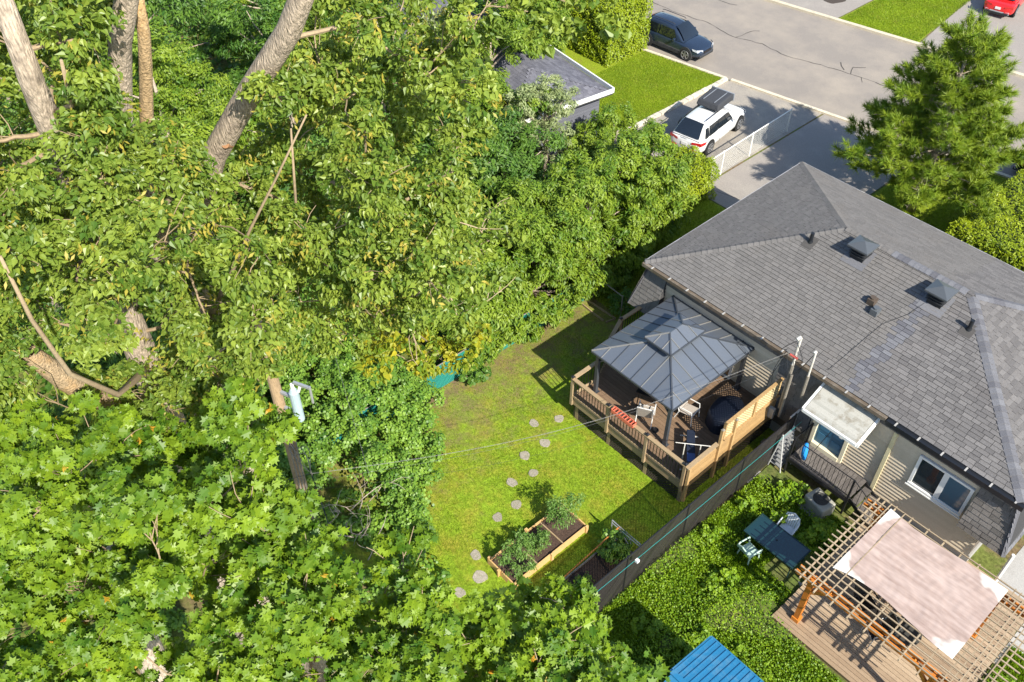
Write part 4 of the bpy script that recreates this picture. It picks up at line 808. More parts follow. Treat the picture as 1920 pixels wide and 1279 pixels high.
for x, y in ((-4.46, 15.2), (-.75, 15.2), (-4.46, 18.55), (-.75, 18.55)):
    po = MB().bx(x - .08, x + .08, y - .08, y + .08, PZ, 2.36).build('post', m_or, pg); MB().bx(x - .115, x + .115, y - .115, y + .115, PZ, PZ + .16).build('post_base', m_or, po)
    sx = 1 if x < -2 else -1; MB().bar((x + .05 * sx, y, 1.75), (x + .62 * sx, y, 2.34), .07, .12).build('brace', m_or, pg)
for y in (15.1, 15.3, 18.45, 18.65): MB().bx(-4.95, .05, y - .02, y + .02, 2.25, 2.42).build('beam', m_or, pg)
raf = [-4.72, -4.55, -4.2, -3.68, -3.16, -2.64, -2.12, -1.6, -1.08, -.56, -.4, .0, .3]
mr = unitmesh('rafter', m_sl)
for x in raf: inst('rafter', mr, (x, 16.88, 2.46), pg, (0, 0, 0), (.035, 4.2 if x not in (-4.72,) else 4.0, .075))
mo = unitmesh('slat', m_sl); n = 19
for i in range(n):
    y = 14.98 + i * (18.9 - 14.98) / (n - 1); inst('slat', mo, (-2.12 + rng.uniform(-.03, .03), y, 2.515), pg, (0, 0, rng.uniform(-.003, .003)), (5.6, .035, .03))
for x in (-4.35, -3.9, -.25, -.12, .15): inst('slat', mo, (x, 16.9, 2.545), pg, (0, 0, math.pi / 2), (4.0, .03, .025))
# stained sheet tied over it
nx, ny = 120, 96; cx0, cx1, cy0, cy1 = -4.28, -.68, 15.78, 18.74; vs = []
for i in range(nx + 1):
    for j in range(ny + 1):
        a, b = i / nx, j / ny; x = cx0 + (cx1 - cx0) * a; y = cy0 + (cy1 - cy0) * b
        y += .42 * math.sin(math.pi * a) * (1 - a) ** 1.2 * (1 - b) - .25 * math.sin(math.pi * a) * (1 - a) ** 1.5 * b
        ph = ((y - 14.98) / ((18.9 - 14.98) / (n - 1))) % 1; sag = -.007 * math.sin(math.pi * ph) ** 1.0
        z = 2.556 + sag - .010 * abs(math.sin(x * 3.1 + 1.5 * math.sin(y * 2.2))) ** 6 + .002 * math.sin(x * 17 + y * 9 + 3 * math.sin(y * 5 + x)) + .0015 * math.sin(x * 31 + 5 * math.sin(y * 3)) * (0.5 + .5 * math.sin(y * 7)) + .002 * math.sin(y * 23 + x * 5)
        vs.append((x, y, z))
cl = MB().add(vs, [(i * (ny + 1) + j, (i + 1) * (ny + 1) + j, (i + 1) * (ny + 1) + j + 1, i * (ny + 1) + j + 1) for i in range(nx) for j in range(ny)])
m_cl = M('stained_sheet', (.62, .61, .56), None, .85, spec=.15, fine=.03, fscale=5)
t = m_cl.node_tree; pb = t.nodes['Principled BSDF']; src = pb.inputs['Base Color'].links[0].from_socket
g2 = t.nodes.new('ShaderNodeNewGeometry'); sp = t.nodes.new('ShaderNodeSeparateXYZ'); t.links.new(g2.outputs['Position'], sp.inputs[0])
def mth(op, a, b=None, c=None):
    n_ = t.nodes.new('ShaderNodeMath'); n_.operation = op
    for i_, v_ in enumerate((a, b, c)):
        if v_ is None: continue
        if isinstance(v_, (int, float)): n_.inputs[i_].default_value = v_
        else: t.links.new(v_, n_.inputs[i_])
    return n_.outputs[0]
dx = mth('ABSOLUTE', mth('DIVIDE', mth('ADD', sp.outputs[0], 2.48), 1.8)); dy = mth('ABSOLUTE', mth('DIVIDE', mth('ADD', sp.outputs[1], -17.26), 1.48))
dd = mth('SQRT', mth('MULTIPLY_ADD', dx, dx, mth('MULTIPLY', dy, dy))); nz = t.nodes.new('ShaderNodeTexNoise'); nz.inputs['Scale'].default_value = 1.1; nz.inputs['Detail'].default_value = 3; t.links.new(g2.outputs['Position'], nz.inputs['Vector'])
mr_ = t.nodes.new('ShaderNodeMapRange'); t.links.new(mth('MULTIPLY_ADD', nz.outputs[0], .75, dd), mr_.inputs[0]); mr_.inputs[1].default_value = 1.55; mr_.inputs[2].default_value = 1.47
n2 = t.nodes.new('ShaderNodeTexNoise'); n2.inputs['Scale'].default_value = 3.0; n2.inputs['Detail'].default_value = 6; mp_ = t.nodes.new('ShaderNodeMapping'); mp_.inputs['Scale'].default_value = (.5, 2.6, 1); t.links.new(g2.outputs['Position'], mp_.inputs[0]); t.links.new(mp_.outputs[0], n2.inputs['Vector'])
st_ = t.nodes.new('ShaderNodeMixRGB'); st_.inputs[1].default_value = (.56, .45, .40, 1); st_.inputs[2].default_value = (.20, .13, .105, 1); t.links.new(n2.outputs[0], st_.inputs[0])
mx = t.nodes.new('ShaderNodeMixRGB'); t.links.new(mr_.outputs[0], mx.inputs[0]); t.links.new(src, mx.inputs[1]); t.links.new(st_.outputs[0], mx.inputs[2]); t.links.new(mx.outputs[0], pb.inputs['Base Color'])
tag(cl.build('shade_sheet', m_cl, smooth=True), 'white sheet with large pinkish brown stains stretched over the pergola', 'sheet')
c1 = sling_chair(-2.6, 16.35, R(-35), 'black sling chair with pale legs under the near edge of the pergola', None, frame=m_tw, seat=m_blk, z=PZ)
tt = thing('round_table', 'round black garden table half hidden under the pergola slats', 'table', (-2.05, 16.75, PZ))
MB().cyl((-2.05, 16.75, .86), .45, .02, 24).build('tabletop', MATS['grille_dark'], tt); MB().cyl((-2.05, 16.75, PZ), .03, .7, 8).cyl((-2.05, 16.75, PZ), .22, .03, 16).build('pedestal', m_blk, tt)
c2 = sling_chair(-3.35, 16.95, R(60), 'black garden chair in the pergola shade near the left post', None, frame=m_blk, seat=m_blk, z=PZ)
# blue roofed shed at the bottom edge
sh = thing('garden_shed', 'shed with a bright blue ribbed metal roof at the bottom edge of the picture', 'shed', (-3.0, 9.8, 0))
m_bl = M('blue_ribbed_metal', (.018, .15, .30), (.028, .18, .34), .4, metal=.1, fine=.05, wear=(.10, .22, .32), wscale=3, wamt=.6)
MB().bx(-5.0, .4, 8.3, 11.45, 0, 2.45).build('wall', M('shed_wall', (.3, .3, .28), None, .7), sh)
me_ = MB().add([(0, 0, 0), (0, -1.65, .35), (.46, -1.65, .35), (.46, 0, 0), (0, 0, -.02), (0, -1.65, .33), (.46, -1.65, .33), (.46, 0, -.02)], [(0, 1, 2, 3)[::-1], (4, 5, 6, 7), (0, 3, 7, 4), (0, 4, 5, 1), (1, 5, 6, 2), (2, 6, 7, 3)]).mesh('roof_panel'); me_.materials.append(m_bl)
for i in range(12):
    inst('roof_panel', me_, (-5.15 + i * .47, 11.62, 2.6), sh); inst('roof_panel', me_, (-5.15 + (i + 1) * .47, 8.3, 2.6), sh, (0, 0, math.pi))
    for k_ in (0, .155, .31): MB().bar((-5.15 + i * .47 + k_, 11.62, 2.612), (-5.15 + i * .47 + k_, 9.97, 2.962), .03, .025).build('rib', m_bl, sh)
MB().bx(-5.2, .55, 11.62, 11.66, 2.5, 2.61).bar((-5.2, 11.62, 2.58), (-5.2, 9.97, 2.93), .05, .06).bar((-5.17, 9.97, 2.98), (.5, 9.97, 2.98), .14, .03).build('roof_trim', m_bl, sh)

# ================================================================== CARS
def make_car(name, label, loc_, rz, paint, L=4.6, Wd=1.86, Hh=1.64, clad=None, kind='suv', plate=True):
    car = thing(name, label, 'car', loc_, rz); K = dict(local=True); hw_ = Wd / 2; l2 = L / 2
    st = [(-1, .62, .62, .42, .80), (-.97, .86, .9, .33, .93), (-.9, .97, .95, .27, .98), (-.6, 1, .98, .24, 1.0), (-.2, 1, .97, .22, .99), (.2, 1, .97, .22, .97), (.42, 1, .96, .23, .95), (.62, .99, .92, .24, .93), (.80, .95, .88, .26, .86), (.92, .86, .80, .30, .80), (.98, .70, .66, .34, .72), (1, .52, .5, .42, .62)]
    hb = Hh / 1.64
    vs = []; nr_ = 9
    for f, w, wt, zb, zt in st:
        x = f * l2; w *= hw_; wt *= hw_ * .94; zb *= hb; zt *= hb
        half = [(w * .86, zb), (w * .985, zb + .10), (w, (zb + zt) * .5), (w * .985, zt - .10), (wt * .93, zt - .01)]
        vs += [(x, -a, z) for a, z in half] + [(x, a, z) for a, z in half[::-1]]
    nr_ = 10; n = len(st)
    fs = [(i * nr_ + k, i * nr_ + (k + 1) % nr_, (i + 1) * nr_ + (k + 1) % nr_, (i + 1) * nr_ + k) for i in range(n - 1) for k in range(nr_)] + [tuple(range(nr_))[::-1], tuple((n - 1) * nr_ + k for k in range(nr_))]
    o = MB().add(vs, [f[::-1] for f in fs]).build('body', paint, car, smooth=True, **K); ss = o.modifiers.new('sub', 'SUBSURF'); ss.levels = 2; ss.render_levels = 2
    # cabin
    zb = .93 * hb; zr = Hh; xb0, xb1 = -.955 * l2, .47 * l2; xt0, xt1 = -.66 * l2, .10 * l2
    if kind == 'sedan': xb0 = -.72 * l2; xt0 = -.38 * l2
    sec = [(xb0, .82, zb, .80, zb + .04), (xb0 + (xt0 - xb0) * .75, .86, zb, .70, zr - .10), (xt0, .88, zb, .66, zr - .015), ((xt0 + xt1) / 2, .90, zb, .68, zr + .02), (xt1, .90, zb, .65, zr - .04), (xt1 + (xb1 - xt1) * .4, .89, zb, .68, zr - .22), (xb1, .84, zb - .02, .80, zb + .02)]
    vs = []
    for x, w0, z0, w1, z1 in sec:
        w0 *= hw_; w1 *= hw_; vs += [(x, -w0, z0), (x, -(w0 * .35 + w1 * .65), z0 + (z1 - z0) * .72), (x, -w1 * .86, z1), (x, w1 * .86, z1), (x, (w0 * .35 + w1 * .65), z0 + (z1 - z0) * .72), (x, w0, z0)]
    n = len(sec); fs = [(i * 6 + k, i * 6 + k + 1, (i + 1) * 6 + k + 1, (i + 1) * 6 + k) for i in range(n - 1) for k in range(5)]
    o = MB().add(vs, fs).build('cabin', paint, car, smooth=True, **K); ss = o.modifiers.new('sub', 'SUBSURF'); ss.levels = 2; ss.render_levels = 2
    gl = M('car_glass', (.008, .011, .014), None, .06, spec=.9, fine=0, coat=.8)
    def quad(nm, P, mt, parent=car, off=.0):
        P = [Vector(p) for p in P]; nn = (P[1] - P[0]).cross(P[2] - P[0]).normalized()
        g = 3; V = []; 
        for i in range(g + 1):
            for j in range(g + 1):
                a, b = i / g, j / g; p = P[0].lerp(P[1], a).lerp(P[3].lerp(P[2], a), b); V.append(p + nn * (.018 + off * (4 * a * (1 - a)) * .5 + off * (4 * b * (1 - b)) * .5))
        return MB().add(V, [(i * (g + 1) + j, (i + 1) * (g + 1) + j, (i + 1) * (g + 1) + j + 1, i * (g + 1) + j + 1) for i in range(g) for j in range(g)]).build(nm, mt, parent, smooth=True, **K)
    wmid = lambda f: hw_ * f
    quad('windscreen', [(xb1 + .0, -.76 * hw_, zb + .08), (xb1 + .0, .76 * hw_, zb + .08), (xt1 + .10, .57 * hw_, zr - .035), (xt1 + .10, -.57 * hw_, zr - .035)], gl, off=.07)
    quad('rear_window', [(xb0 + .03, .72 * hw_, zb + .12), (xb0 + .03, -.72 * hw_, zb + .12), (xt0 - .06, -.56 * hw_, zr - .065), (xt0 - .06, .56 * hw_, zr - .065)], gl, off=.08)
    zt_ = zr - .19; zl = zb + .06; e = (xt1 - xt0)
    for s_ in (-1, 1):
        yl = .895 * hw_ * s_; yt = .755 * hw_ * s_
        for nm_, a, b, c, d in (('side_window', xt0 + .50 * e, xb1 - .42, xt1 + .10, xt0 + .52 * e), ('side_window', xt0 + .02 * e, xt0 + .47 * e, xt0 + .49 * e, xt0 + .10 * e), ('quarter_window', xb0 + .38, xt0 - .03, xt0 + .05, xt0 - .16)):
            Q = [(a, yl, zl), (b, yl, zl), (c, yt, zt_), (d, yt, zt_)]
            quad(nm_, Q if s_ < 0 else Q[::-1], gl, off=.035)
        m_ = MB().box((xb1 - .5, s_ * (hw_ + .06), zb + .10), (.12, .2, .13)).build('mirror', paint, car, bevel=.03, **K)
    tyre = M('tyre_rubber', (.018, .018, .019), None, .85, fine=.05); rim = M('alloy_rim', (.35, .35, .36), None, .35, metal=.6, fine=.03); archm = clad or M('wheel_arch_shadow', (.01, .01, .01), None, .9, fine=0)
    rw = .355 * (Hh / 1.62) ** .5
    for fx in (-.61, .61):
        for s_ in (-1, 1):
            x = fx * l2; y = s_ * (hw_ - .09)
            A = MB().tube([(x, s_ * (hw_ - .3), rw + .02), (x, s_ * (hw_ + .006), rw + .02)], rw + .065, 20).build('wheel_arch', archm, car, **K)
            w_ = MB().tube([(x, y - .115, rw), (x, y - .10, rw), (x, y + .10, rw), (x, y + .115, rw)], [rw * .88, rw, rw, rw * .88], 24).build('wheel', tyre, car, smooth=False, **K)
            ro = MB().tube([(x, y + s_ * .116, rw), (x, y + s_ * .119, rw)], rw * .70, 20)
            ro.build('hub', M('hub_dark', (.03, .03, .03), None, .5, fine=0), w_, **K)
            rs = MB()
            for k in range(5):
                a = 2 * math.pi * k / 5 + .3; rs.bar((x + rw * .1 * math.cos(a), y + s_ * .125, rw + rw * .1 * math.sin(a)), (x + rw * .66 * math.cos(a), y + s_ * .125, rw + rw * .66 * math.sin(a)), .05, .015, (0, 1, 0))
            rs.tube([(x + rw * .68 * math.cos(a), y + s_ * .122, rw + rw * .68 * math.sin(a)) for a in np.linspace(0, 2 * math.pi, 21)], .016, 5, caps=False)
            rs.build('rim', rim, w_, **K)
    if clad:
        MB().box((0, 0, .30), (L * .60, Wd * .985, .12)).build('side_skirt', clad, car, **K); MB().box((l2 - .16, 0, .36), (.26, Wd * .72, .2)).build('front_bumper', clad, car, bevel=.04, **K)
    MB().box((-l2 + .12, 0, .38), (.22, Wd * .78, .16)).build('rear_bumper', clad or M('silver_bumper', (.35, .36, .37), None, .4, fine=.03), car, bevel=.04, **K)
    tl_ = M('tail_lamp_red', (.45, .012, .01), None, .2, spec=.7, fine=0, coat=.5); hl = M('headlamp_clear', (.55, .58, .62), None, .1, metal=.4, spec=.8, fine=0)
    for s_ in (-1, 1):
        MB().add([(-l2 - .01, s_ * .40 * hw_, .76 * hb), (-l2 - .0, s_ * .42 * hw_, .87 * hb), (-l2 + .08, s_ * .90 * hw_, .93 * hb), (-l2 + .08, s_ * .93 * hw_, .76 * hb), (-l2 + .45, s_ * 1.015 * hw_, .92 * hb), (-l2 + .36, s_ * 1.02 * hw_, .80 * hb)], [(0, 1, 2, 3), (3, 2, 4, 5)]).box((-l2 - .0, s_ * .62 * hw_, .47 * hb), (.03, .34 * hw_, .035)).build('tail_light', tl_, car, **K)
        MB().add([(l2 - .02, s_ * .45 * hw_, .63 * hb), (l2 - .05, s_ * .45 * hw_, .75 * hb), (l2 - .22, s_ * .86 * hw_, .80 * hb), (l2 - .16, s_ * .87 * hw_, .66 * hb), (l2 - .48, s_ * .965 * hw_, .84 * hb), (l2 - .42, s_ * .975 * hw_, .74 * hb)], [(0, 1, 2, 3), (3, 2, 4, 5)]).build('headlight', hl, car, **K)
        MB().tube([(xt0 + .02, s_ * .57 * hw_, zr + .045), (xt0 + .15, s_ * .57 * hw_, zr + .075), (xt1 - .15, s_ * .57 * hw_, zr + .075), (xt1 - .02, s_ * .57 * hw_, zr + .02)], .02, 6).build('roof_rail', M('rail_dark', (.04, .04, .045), None, .4, fine=0), car, **K)
    MB().box((-l2 + .06, 0, .30), (.2, Wd * .7, .12)).build('valance', tyre, car, **K); MB().box((l2 - .015, 0, .60 * hb), (.05, .7, .14)).build('grille', m_blk, car, **K)
    for s_ in (-1, 1):
        for xx in (xb1 - .62, xb1 - 1.62, xb1 - 2.55): MB().bar((xx, s_ * .996 * hw_, .36 * hb), (xx - .03, s_ * .955 * hw_, .90 * hb), .012, .01).build('door_seam', m_blk, car, **K)
    if plate: MB().box((-l2 - .012, 0, .68 * hb), (.02, .32, .14)).build('licence_plate', m_white, car, **K)
    return car
p_white = M('white_car_paint', (.62, .62, .615), None, .25, spec=.5, fine=0, coat=.6)
p_blue = M('dark_blue_car_paint', (.022, .036, .065), None, .25, metal=.3, spec=.5, fine=0, coat=.8)
p_red = M('red_car_paint', (.62, .012, .012), None, .25, spec=.5, fine=0, coat=.7)
p_blk = M('black_car_paint', (.012, .013, .015), None, .25, spec=.5, fine=0, coat=.8)
wc = make_car('parked_car', 'white car with a dark cargo bag on its roof, beside the white fence', (-23.3, 34.05, .008), R(98.5), p_white, 4.68, 1.89, 1.64)
m_box = M('charcoal_fabric', (.035, .038, .045), (.05, .053, .06), .8, fine=.15, bump=.8, bscale=7)
bx_ = MB().add([(-.75, -.62, 0), (.85, -.62, 0), (.85, .62, 0), (-.75, .62, 0), (-.64, -.57, .30), (.68, -.57, .36), (.68, .57, .36), (-.64, .57, .30)], [(3, 2, 1, 0), (4, 5, 6, 7), (0, 1, 5, 4), (1, 2, 6, 5), (2, 3, 7, 6), (3, 0, 4, 7)])
cb = bx_.build('roof_cargo_bag', m_box, bevel=.06); cb.location = (-23.35, 34.25, 1.775); cb.rotation_euler = (0, 0, R(98.5)); tag(cb, 'charcoal fabric cargo bag strapped to the roof of the white car', 'cargo bag')
sb = MB()
for yy in (-.3, .3): sb.box((.02, yy, .35), (1.3, .035, .012))
sb.box((.75, 0, .16), (.06, 1.27, .36)); sb.build('strap', M('grey_strap', (.22, .24, .27), None, .7, fine=.05), cb, local=True)
rb = MB()
for k in range(4): rb.tube([(-2.312 , -.13 + k * .085 + .045 * math.cos(a), 1.0 + .045 * math.sin(a)) for a in np.linspace(0, 2 * math.pi, 13)], .007, 4, caps=False)
rb.build('emblem', m_tw, wc, local=True)
make_car('parked_car', 'dark blue crossover parked on the street beside the tall hedge', (-30.62, 39.98, .005), R(4), p_blue, 4.46, 1.80, 1.60, clad=M('grey_cladding', (.03, .032, .035), None, .7, fine=.05))
make_car('parked_car', 'bright red car across the street, cut by the top edge', (-20.6, 59.6, .008), R(100), p_red, 4.6, 1.82, 1.46, kind='sedan')
make_car('parked_car', 'black car mostly hidden behind the pine at the right edge of the picture', (-9.3, 43.2, .008), R(9), p_blk, 4.6, 1.85, 1.5)

# ================================================================== POLE, WIRES
m_pole = M('pole_wood', (.30, .21, .12), (.34, .24, .14), .85, wear=(.20, .14, .08), wscale=3, wamt=.6, fine=.2, fscale=20, aniso=(3, 3, .5), bump=.3)
up_ = thing('utility_pole', 'wooden utility pole with a pale blue canister and looped cables, wrapped in foliage', 'utility pole', (-16.2, 6.2, 0))
MB().tube([(-16.2, 6.2, 0), (-16.2, 6.2, 5), (-16.2, 6.2, 9.6)], [.19, .16, .14], 14).build('pole', m_pole, up_)
tf = MB().tube([(-15.62, 6.42, 6.25), (-15.62, 6.42, 6.3), (-15.62, 6.42, 7.35), (-15.62, 6.42, 7.45)], [.10, .13, .13, .08], 16).build('transformer', M('pale_blue_paint', (.33, .42, .44), None, .45, wear=(.42, .48, .5), wscale=4, wamt=.8, fine=.05), up_)
MB().tube([(-15.62, 6.42, 7.45), (-15.62, 6.42, 7.65)], .05, 8).tube([(-15.5, 6.5, 7.4), (-15.45, 6.55, 7.6)], .04, 8).build('bushing', m_white, tf)
MB().bar((-16.1, 6.25, 7.1), (-15.7, 6.4, 7.1), .08, .08).bar((-16.1, 6.25, 6.5), (-15.7, 6.4, 6.5), .08, .08).build('bracket', m_tw, up_)
MB().bar((-15.55, 6.45, 7.75), (-15.1, 6.65, 7.75), .07, .07).tube([(-15.1, 6.65, 7.2), (-15.1, 6.65, 7.8)], .035, 8).build('insulator_arm', m_tw, up_)
lp = MB(); B0 = (-15.05, 6.1, 4.75)
for k in range(5):
    a = rng.uniform(-1, 1); lp.tube(arc((-16.05, 6.2, 4.9 - k * .1), (B0[0] + rng.uniform(-.1, .1), B0[1], B0[2]), -.35 - .15 * k % .5, 9, (a * .2, a * .2)), .009, 5)
for k in range(3): lp.tube(arc((-16.02, 6.1 + .1 * k, 5.2), (-15.95, 6.15 + .08 * k, 1.0), .0, 6, (.12, -.1)), .02, 5)
lp.build('cable_loop', MATS['grey_mast'], up_)
def wire(pts, r, label, mat, sag=.4, n=26, nm='overhead_cable', cat='cable'):
    mb = MB()
    for a, b in zip(pts, pts[1:]): mb.tube(arc(a, b, sag, n), r, 5)
    return tag(mb.build(nm, mat), label, cat)
m_alu = M('twisted_aluminium', (.08, .08, .08), None, .5, metal=.3, fine=.2, fscale=12)
mb = MB(); A_ = B0; Bm = (-9.25, 19.95, 4.5)
for ph in (0, 2.1, 4.2):
    P = []
    for i in range(161):
        s_ = i / 160; q = Vector(A_).lerp(Vector(Bm), s_); q.z -= .9 * math.sin(math.pi * s_); P.append(q + Vector((.011 * math.cos(s_ * 160 + ph), 0, .011 * math.sin(s_ * 160 + ph))))
    mb.tube(P, .003, 4)
tag(mb.build('overhead_cable', m_alu), 'thick twisted grey power cable crossing above the lawn to the mast on the eaves', 'cable')
wire([(-15.1, 6.2, 4.3), (-9.35, 19.95, 4.2)], .003, 'thin grey cable just below the twisted one, crossing the middle of the lawn', m_alu, .8)
wire([(-15.1, 6.2, 3.9), (-9.2, 19.95, 4.1)], .0025, 'thinnest dark cable, lowest of those crossing the lawn to the house', m_fas, 1.2)
wire([(-15.0, 6.1, 4.75), (-12.2, 5.2, 4.2), (-8, 3.8, 4.0)], .013, 'thick black cable running from the utility pole down towards the lower maple', m_fas, .05)
wire([(-16.6, 8.2, 7.6), (-14.2, 7.4, 4.3)], .006, 'pale thin wire slanting across the vine thicket', m_alu, .1)
wire([(-15.05, 6.1, 4.75), (-18.2, 4.6, 2.0)], .007, 'pale guy wire slanting down to the left of the utility pole', m_alu, .05)
rp = wire([(-8.42, 6.5, 1.95), (-8.22, 20.1, 1.95)], .0045, 'turquoise clothes line strung just above the black fence', M('turquoise_line', (.01, .38, .36), None, .5, fine=0), .08, nm='clothes_line', cat='line')
MB().bx(-8.33, -8.23, 12.2, 12.3, 1.84, 1.94).build('pulley', m_white, rp)

# ================================================================== VEGETATION
def leafmat(name, a, b, tr=.35, rough=.5, spec=.4, fine=.0): return M(name, a, b, rough=rough, spec=spec, trans=tr, leaf=True, fine=fine)
m_pop = leafmat('poplar_leaf', (.06, .14, .016), (.33, .41, .06), .4, .42, .45)
m_popy = leafmat('yellow_poplar_leaf', (.09, .20, .015), (.48, .42, .025), .4)
m_stalk = leafmat('yellow_stalk', (.30, .30, .04), (.46, .38, .06), .4)
m_map = leafmat('maple_leaf', (.045, .135, .010), (.27, .39, .022), .4, .45, .45)
m_mapo = leafmat('orange_seed_leaf', (.42, .34, .03), (.62, .30, .03), .4)
m_ash = leafmat('ash_leaf', (.06, .155, .012), (.27, .36, .028), .35)
m_dkl = leafmat('dark_broadleaf', (.03, .10, .014), (.14, .25, .025), .3)
m_plm = leafmat('pale_leaf', (.14, .20, .06), (.40, .45, .22), .35)
m_vin = leafmat('vine_leaf', (.055, .15, .018), (.24, .38, .04), .3, .45, .4)
m_ced = leafmat('cedar_spray', (.13, .21, .004), (.33, .39, .010), .25)
m_pin = leafmat('pine_needle', (.08, .17, .012), (.30, .38, .03), .2)
m_wee = leafmat('weed_leaf', (.08, .19, .006), (.27, .40, .015), .35)
m_gra = leafmat('grass_blade', (.11, .20, .010), (.31, .42, .020), .3)
m_tom = leafmat('tomato_leaf', (.06, .16, .02), (.20, .32, .06), .35)
m_bark = M('grey_brown_bark', (.36, .29, .22), (.42, .35, .27), .9, wear=(.15, .12, .095), wscale=4, wamt=.7, fine=.35, fscale=16, aniso=(3, 3, .7), bump=1.0, bscale=14)
m_twig = M('tan_twig', (.27, .20, .12), (.36, .28, .18), .85, fine=.12)
m_lich = M('lichen_bark', (.36, .27, .17), (.42, .29, .15), .9, wear=(.50, .25, .05), wscale=2, wamt=.6, fine=.3, bump=.8)
m_core = M('dark_hedge_core', (.02, .035, .008), None, .9, fine=.2)

def limbs_to(tr, path, cl, part, mat, r0=.05, frac=.6, drop=1.3, name='branch', tw=True):
    """a branching frame: each clump hangs on the nearest point already joined to the stem"""
    nodes = [(Vector(q), 0) for q in path]; mb = MB()
    order = sorted(cl, key=lambda c: min((Vector(q) - Vector(c[:3])).length for q in path))
    for c in order:
        cv_ = Vector(c[:3]) - Vector((0, 0, c[3] * .35))
        base, dep = min(nodes, key=lambda nd_: (nd_[0] - cv_).length + (.25 if nd_[0].z > cv_.z else 0) + .12 * nd_[1])
        r = r0 * (.55 ** min(dep, 3)) * .6
        q = limb(mb, base, cv_, max(r, .009), max(r * .55, .006), .16, 8)
        for k in (4, 6, 8): nodes.append((q[k], dep + 1))
        if tw:
            for k in range(4):
                e = Vector(c[:3]) + Vector((rng.uniform(-1, 1), rng.uniform(-1, 1), rng.uniform(-.4, .9))) * c[3] * .85; limb(mb, q[rng.choice((4, 5, 6, 7))], e, .0065, .003, .12, 4)
    return mb.build(name, mat, part)
def dense(path):
    out = []
    for a, b in zip(path, path[1:]):
        for i in range(8): out.append(tuple(a[k] + (b[k] - a[k]) * i / 8 for k in range(3)))
    return out + [path[-1]]
CL_A = [(-11.55,2.82,19.95,0.49),(-7.67,2.79,16.98,0.37),(-11.13,1.02,17.52,0.54),(-9.28,1.22,16.17,0.44),(-12.14,2.18,19.56,0.4),(-7.33,2.84,18.66,0.4),(-9.44,1.63,18.0,0.48),(-7.38,2.17,19.48,0.42),(-9.56,0.31,17.44,0.42),(-7.86,1.34,18.28,0.36),(-9.6,1.8,18.56,0.5),(-10.04,1.99,21.11,0.3),(-9.66,2.67,16.58,0.59),(-9.87,1.47,18.6,0.42),(-11.09,0.98,16.26,0.5),(-8.42,1.87,16.32,0.45),(-8.39,1.74,18.2,0.37),(-7.81,2.44,16.91,0.36),(-9.03,2.25,18.65,0.47),(-9.41,3.11,16.82,0.41),(-10.1,1.6,20.03,0.45),(-12.09,2.55,19.23,0.43),(-8.87,1.31,19.58,0.42),(-10.04,2.5,20.94,0.4),(-11.64,3.46,19.66,0.42),(-8.88,2.4,19.99,0.39),(-6.91,2.64,18.21,0.39),(-9.35,2.61,19.06,0.41),(-10.58,2.44,19.08,0.47),(-8.78,3.08,18.51,0.49),(-8.61,2.31,20.49,0.31),(-9.62,1.27,19.85,0.32),(-9.62,2.33,15.57,0.6),(-9.94,2.71,16.96,0.47),(-11.36,1.95,18.79,0.54),(-8.92,2.82,16.23,0.57),(-10.92,1.23,18.53,0.35),(-8.01,2.24,17.4,0.38),(-8.32,2.31,16.22,0.48),(-12.08,3.43,20.01,0.42),(-11.3,1.32,16.42,0.43),(-9.81,3.15,18.76,0.41),(-8.55,2.67,17.14,0.48),(-8.47,1.03,19.14,0.38),(-9.27,1.77,15.97,0.44),(-7.86,1.86,18.91,0.39),(-8.55,2.07,19.56,0.32),(-8.65,2.15,19.92,0.38),(-8.8,2.64,18.96,0.39),(-8.84,0.97,19.23,0.33),(-8.95,2.75,17.75,0.43),(-8.33,1.91,19.44,0.42),(-10.18,0.92,17.48,0.42),(-11.79,1.6,18.17,0.48),(-8.28,1.72,19.11,0.37),(-9.24,0.5,17.25,0.49),(-10.2,1.8,16.92,0.39),(-8.98,2.39,20.85,0.38),(-11.05,1.98,20.31,0.37),(-9.87,1.63,19.22,0.34),(-8.65,2.88,19.17,0.42),(-9.19,2.58,14.84,0.56),(-10.08,1.26,17.67,0.36),(-10.17,2.46,19.97,0.42),(-9.9,1.8,17.45,0.42),(-11.67,3.1,19.35,0.51)]
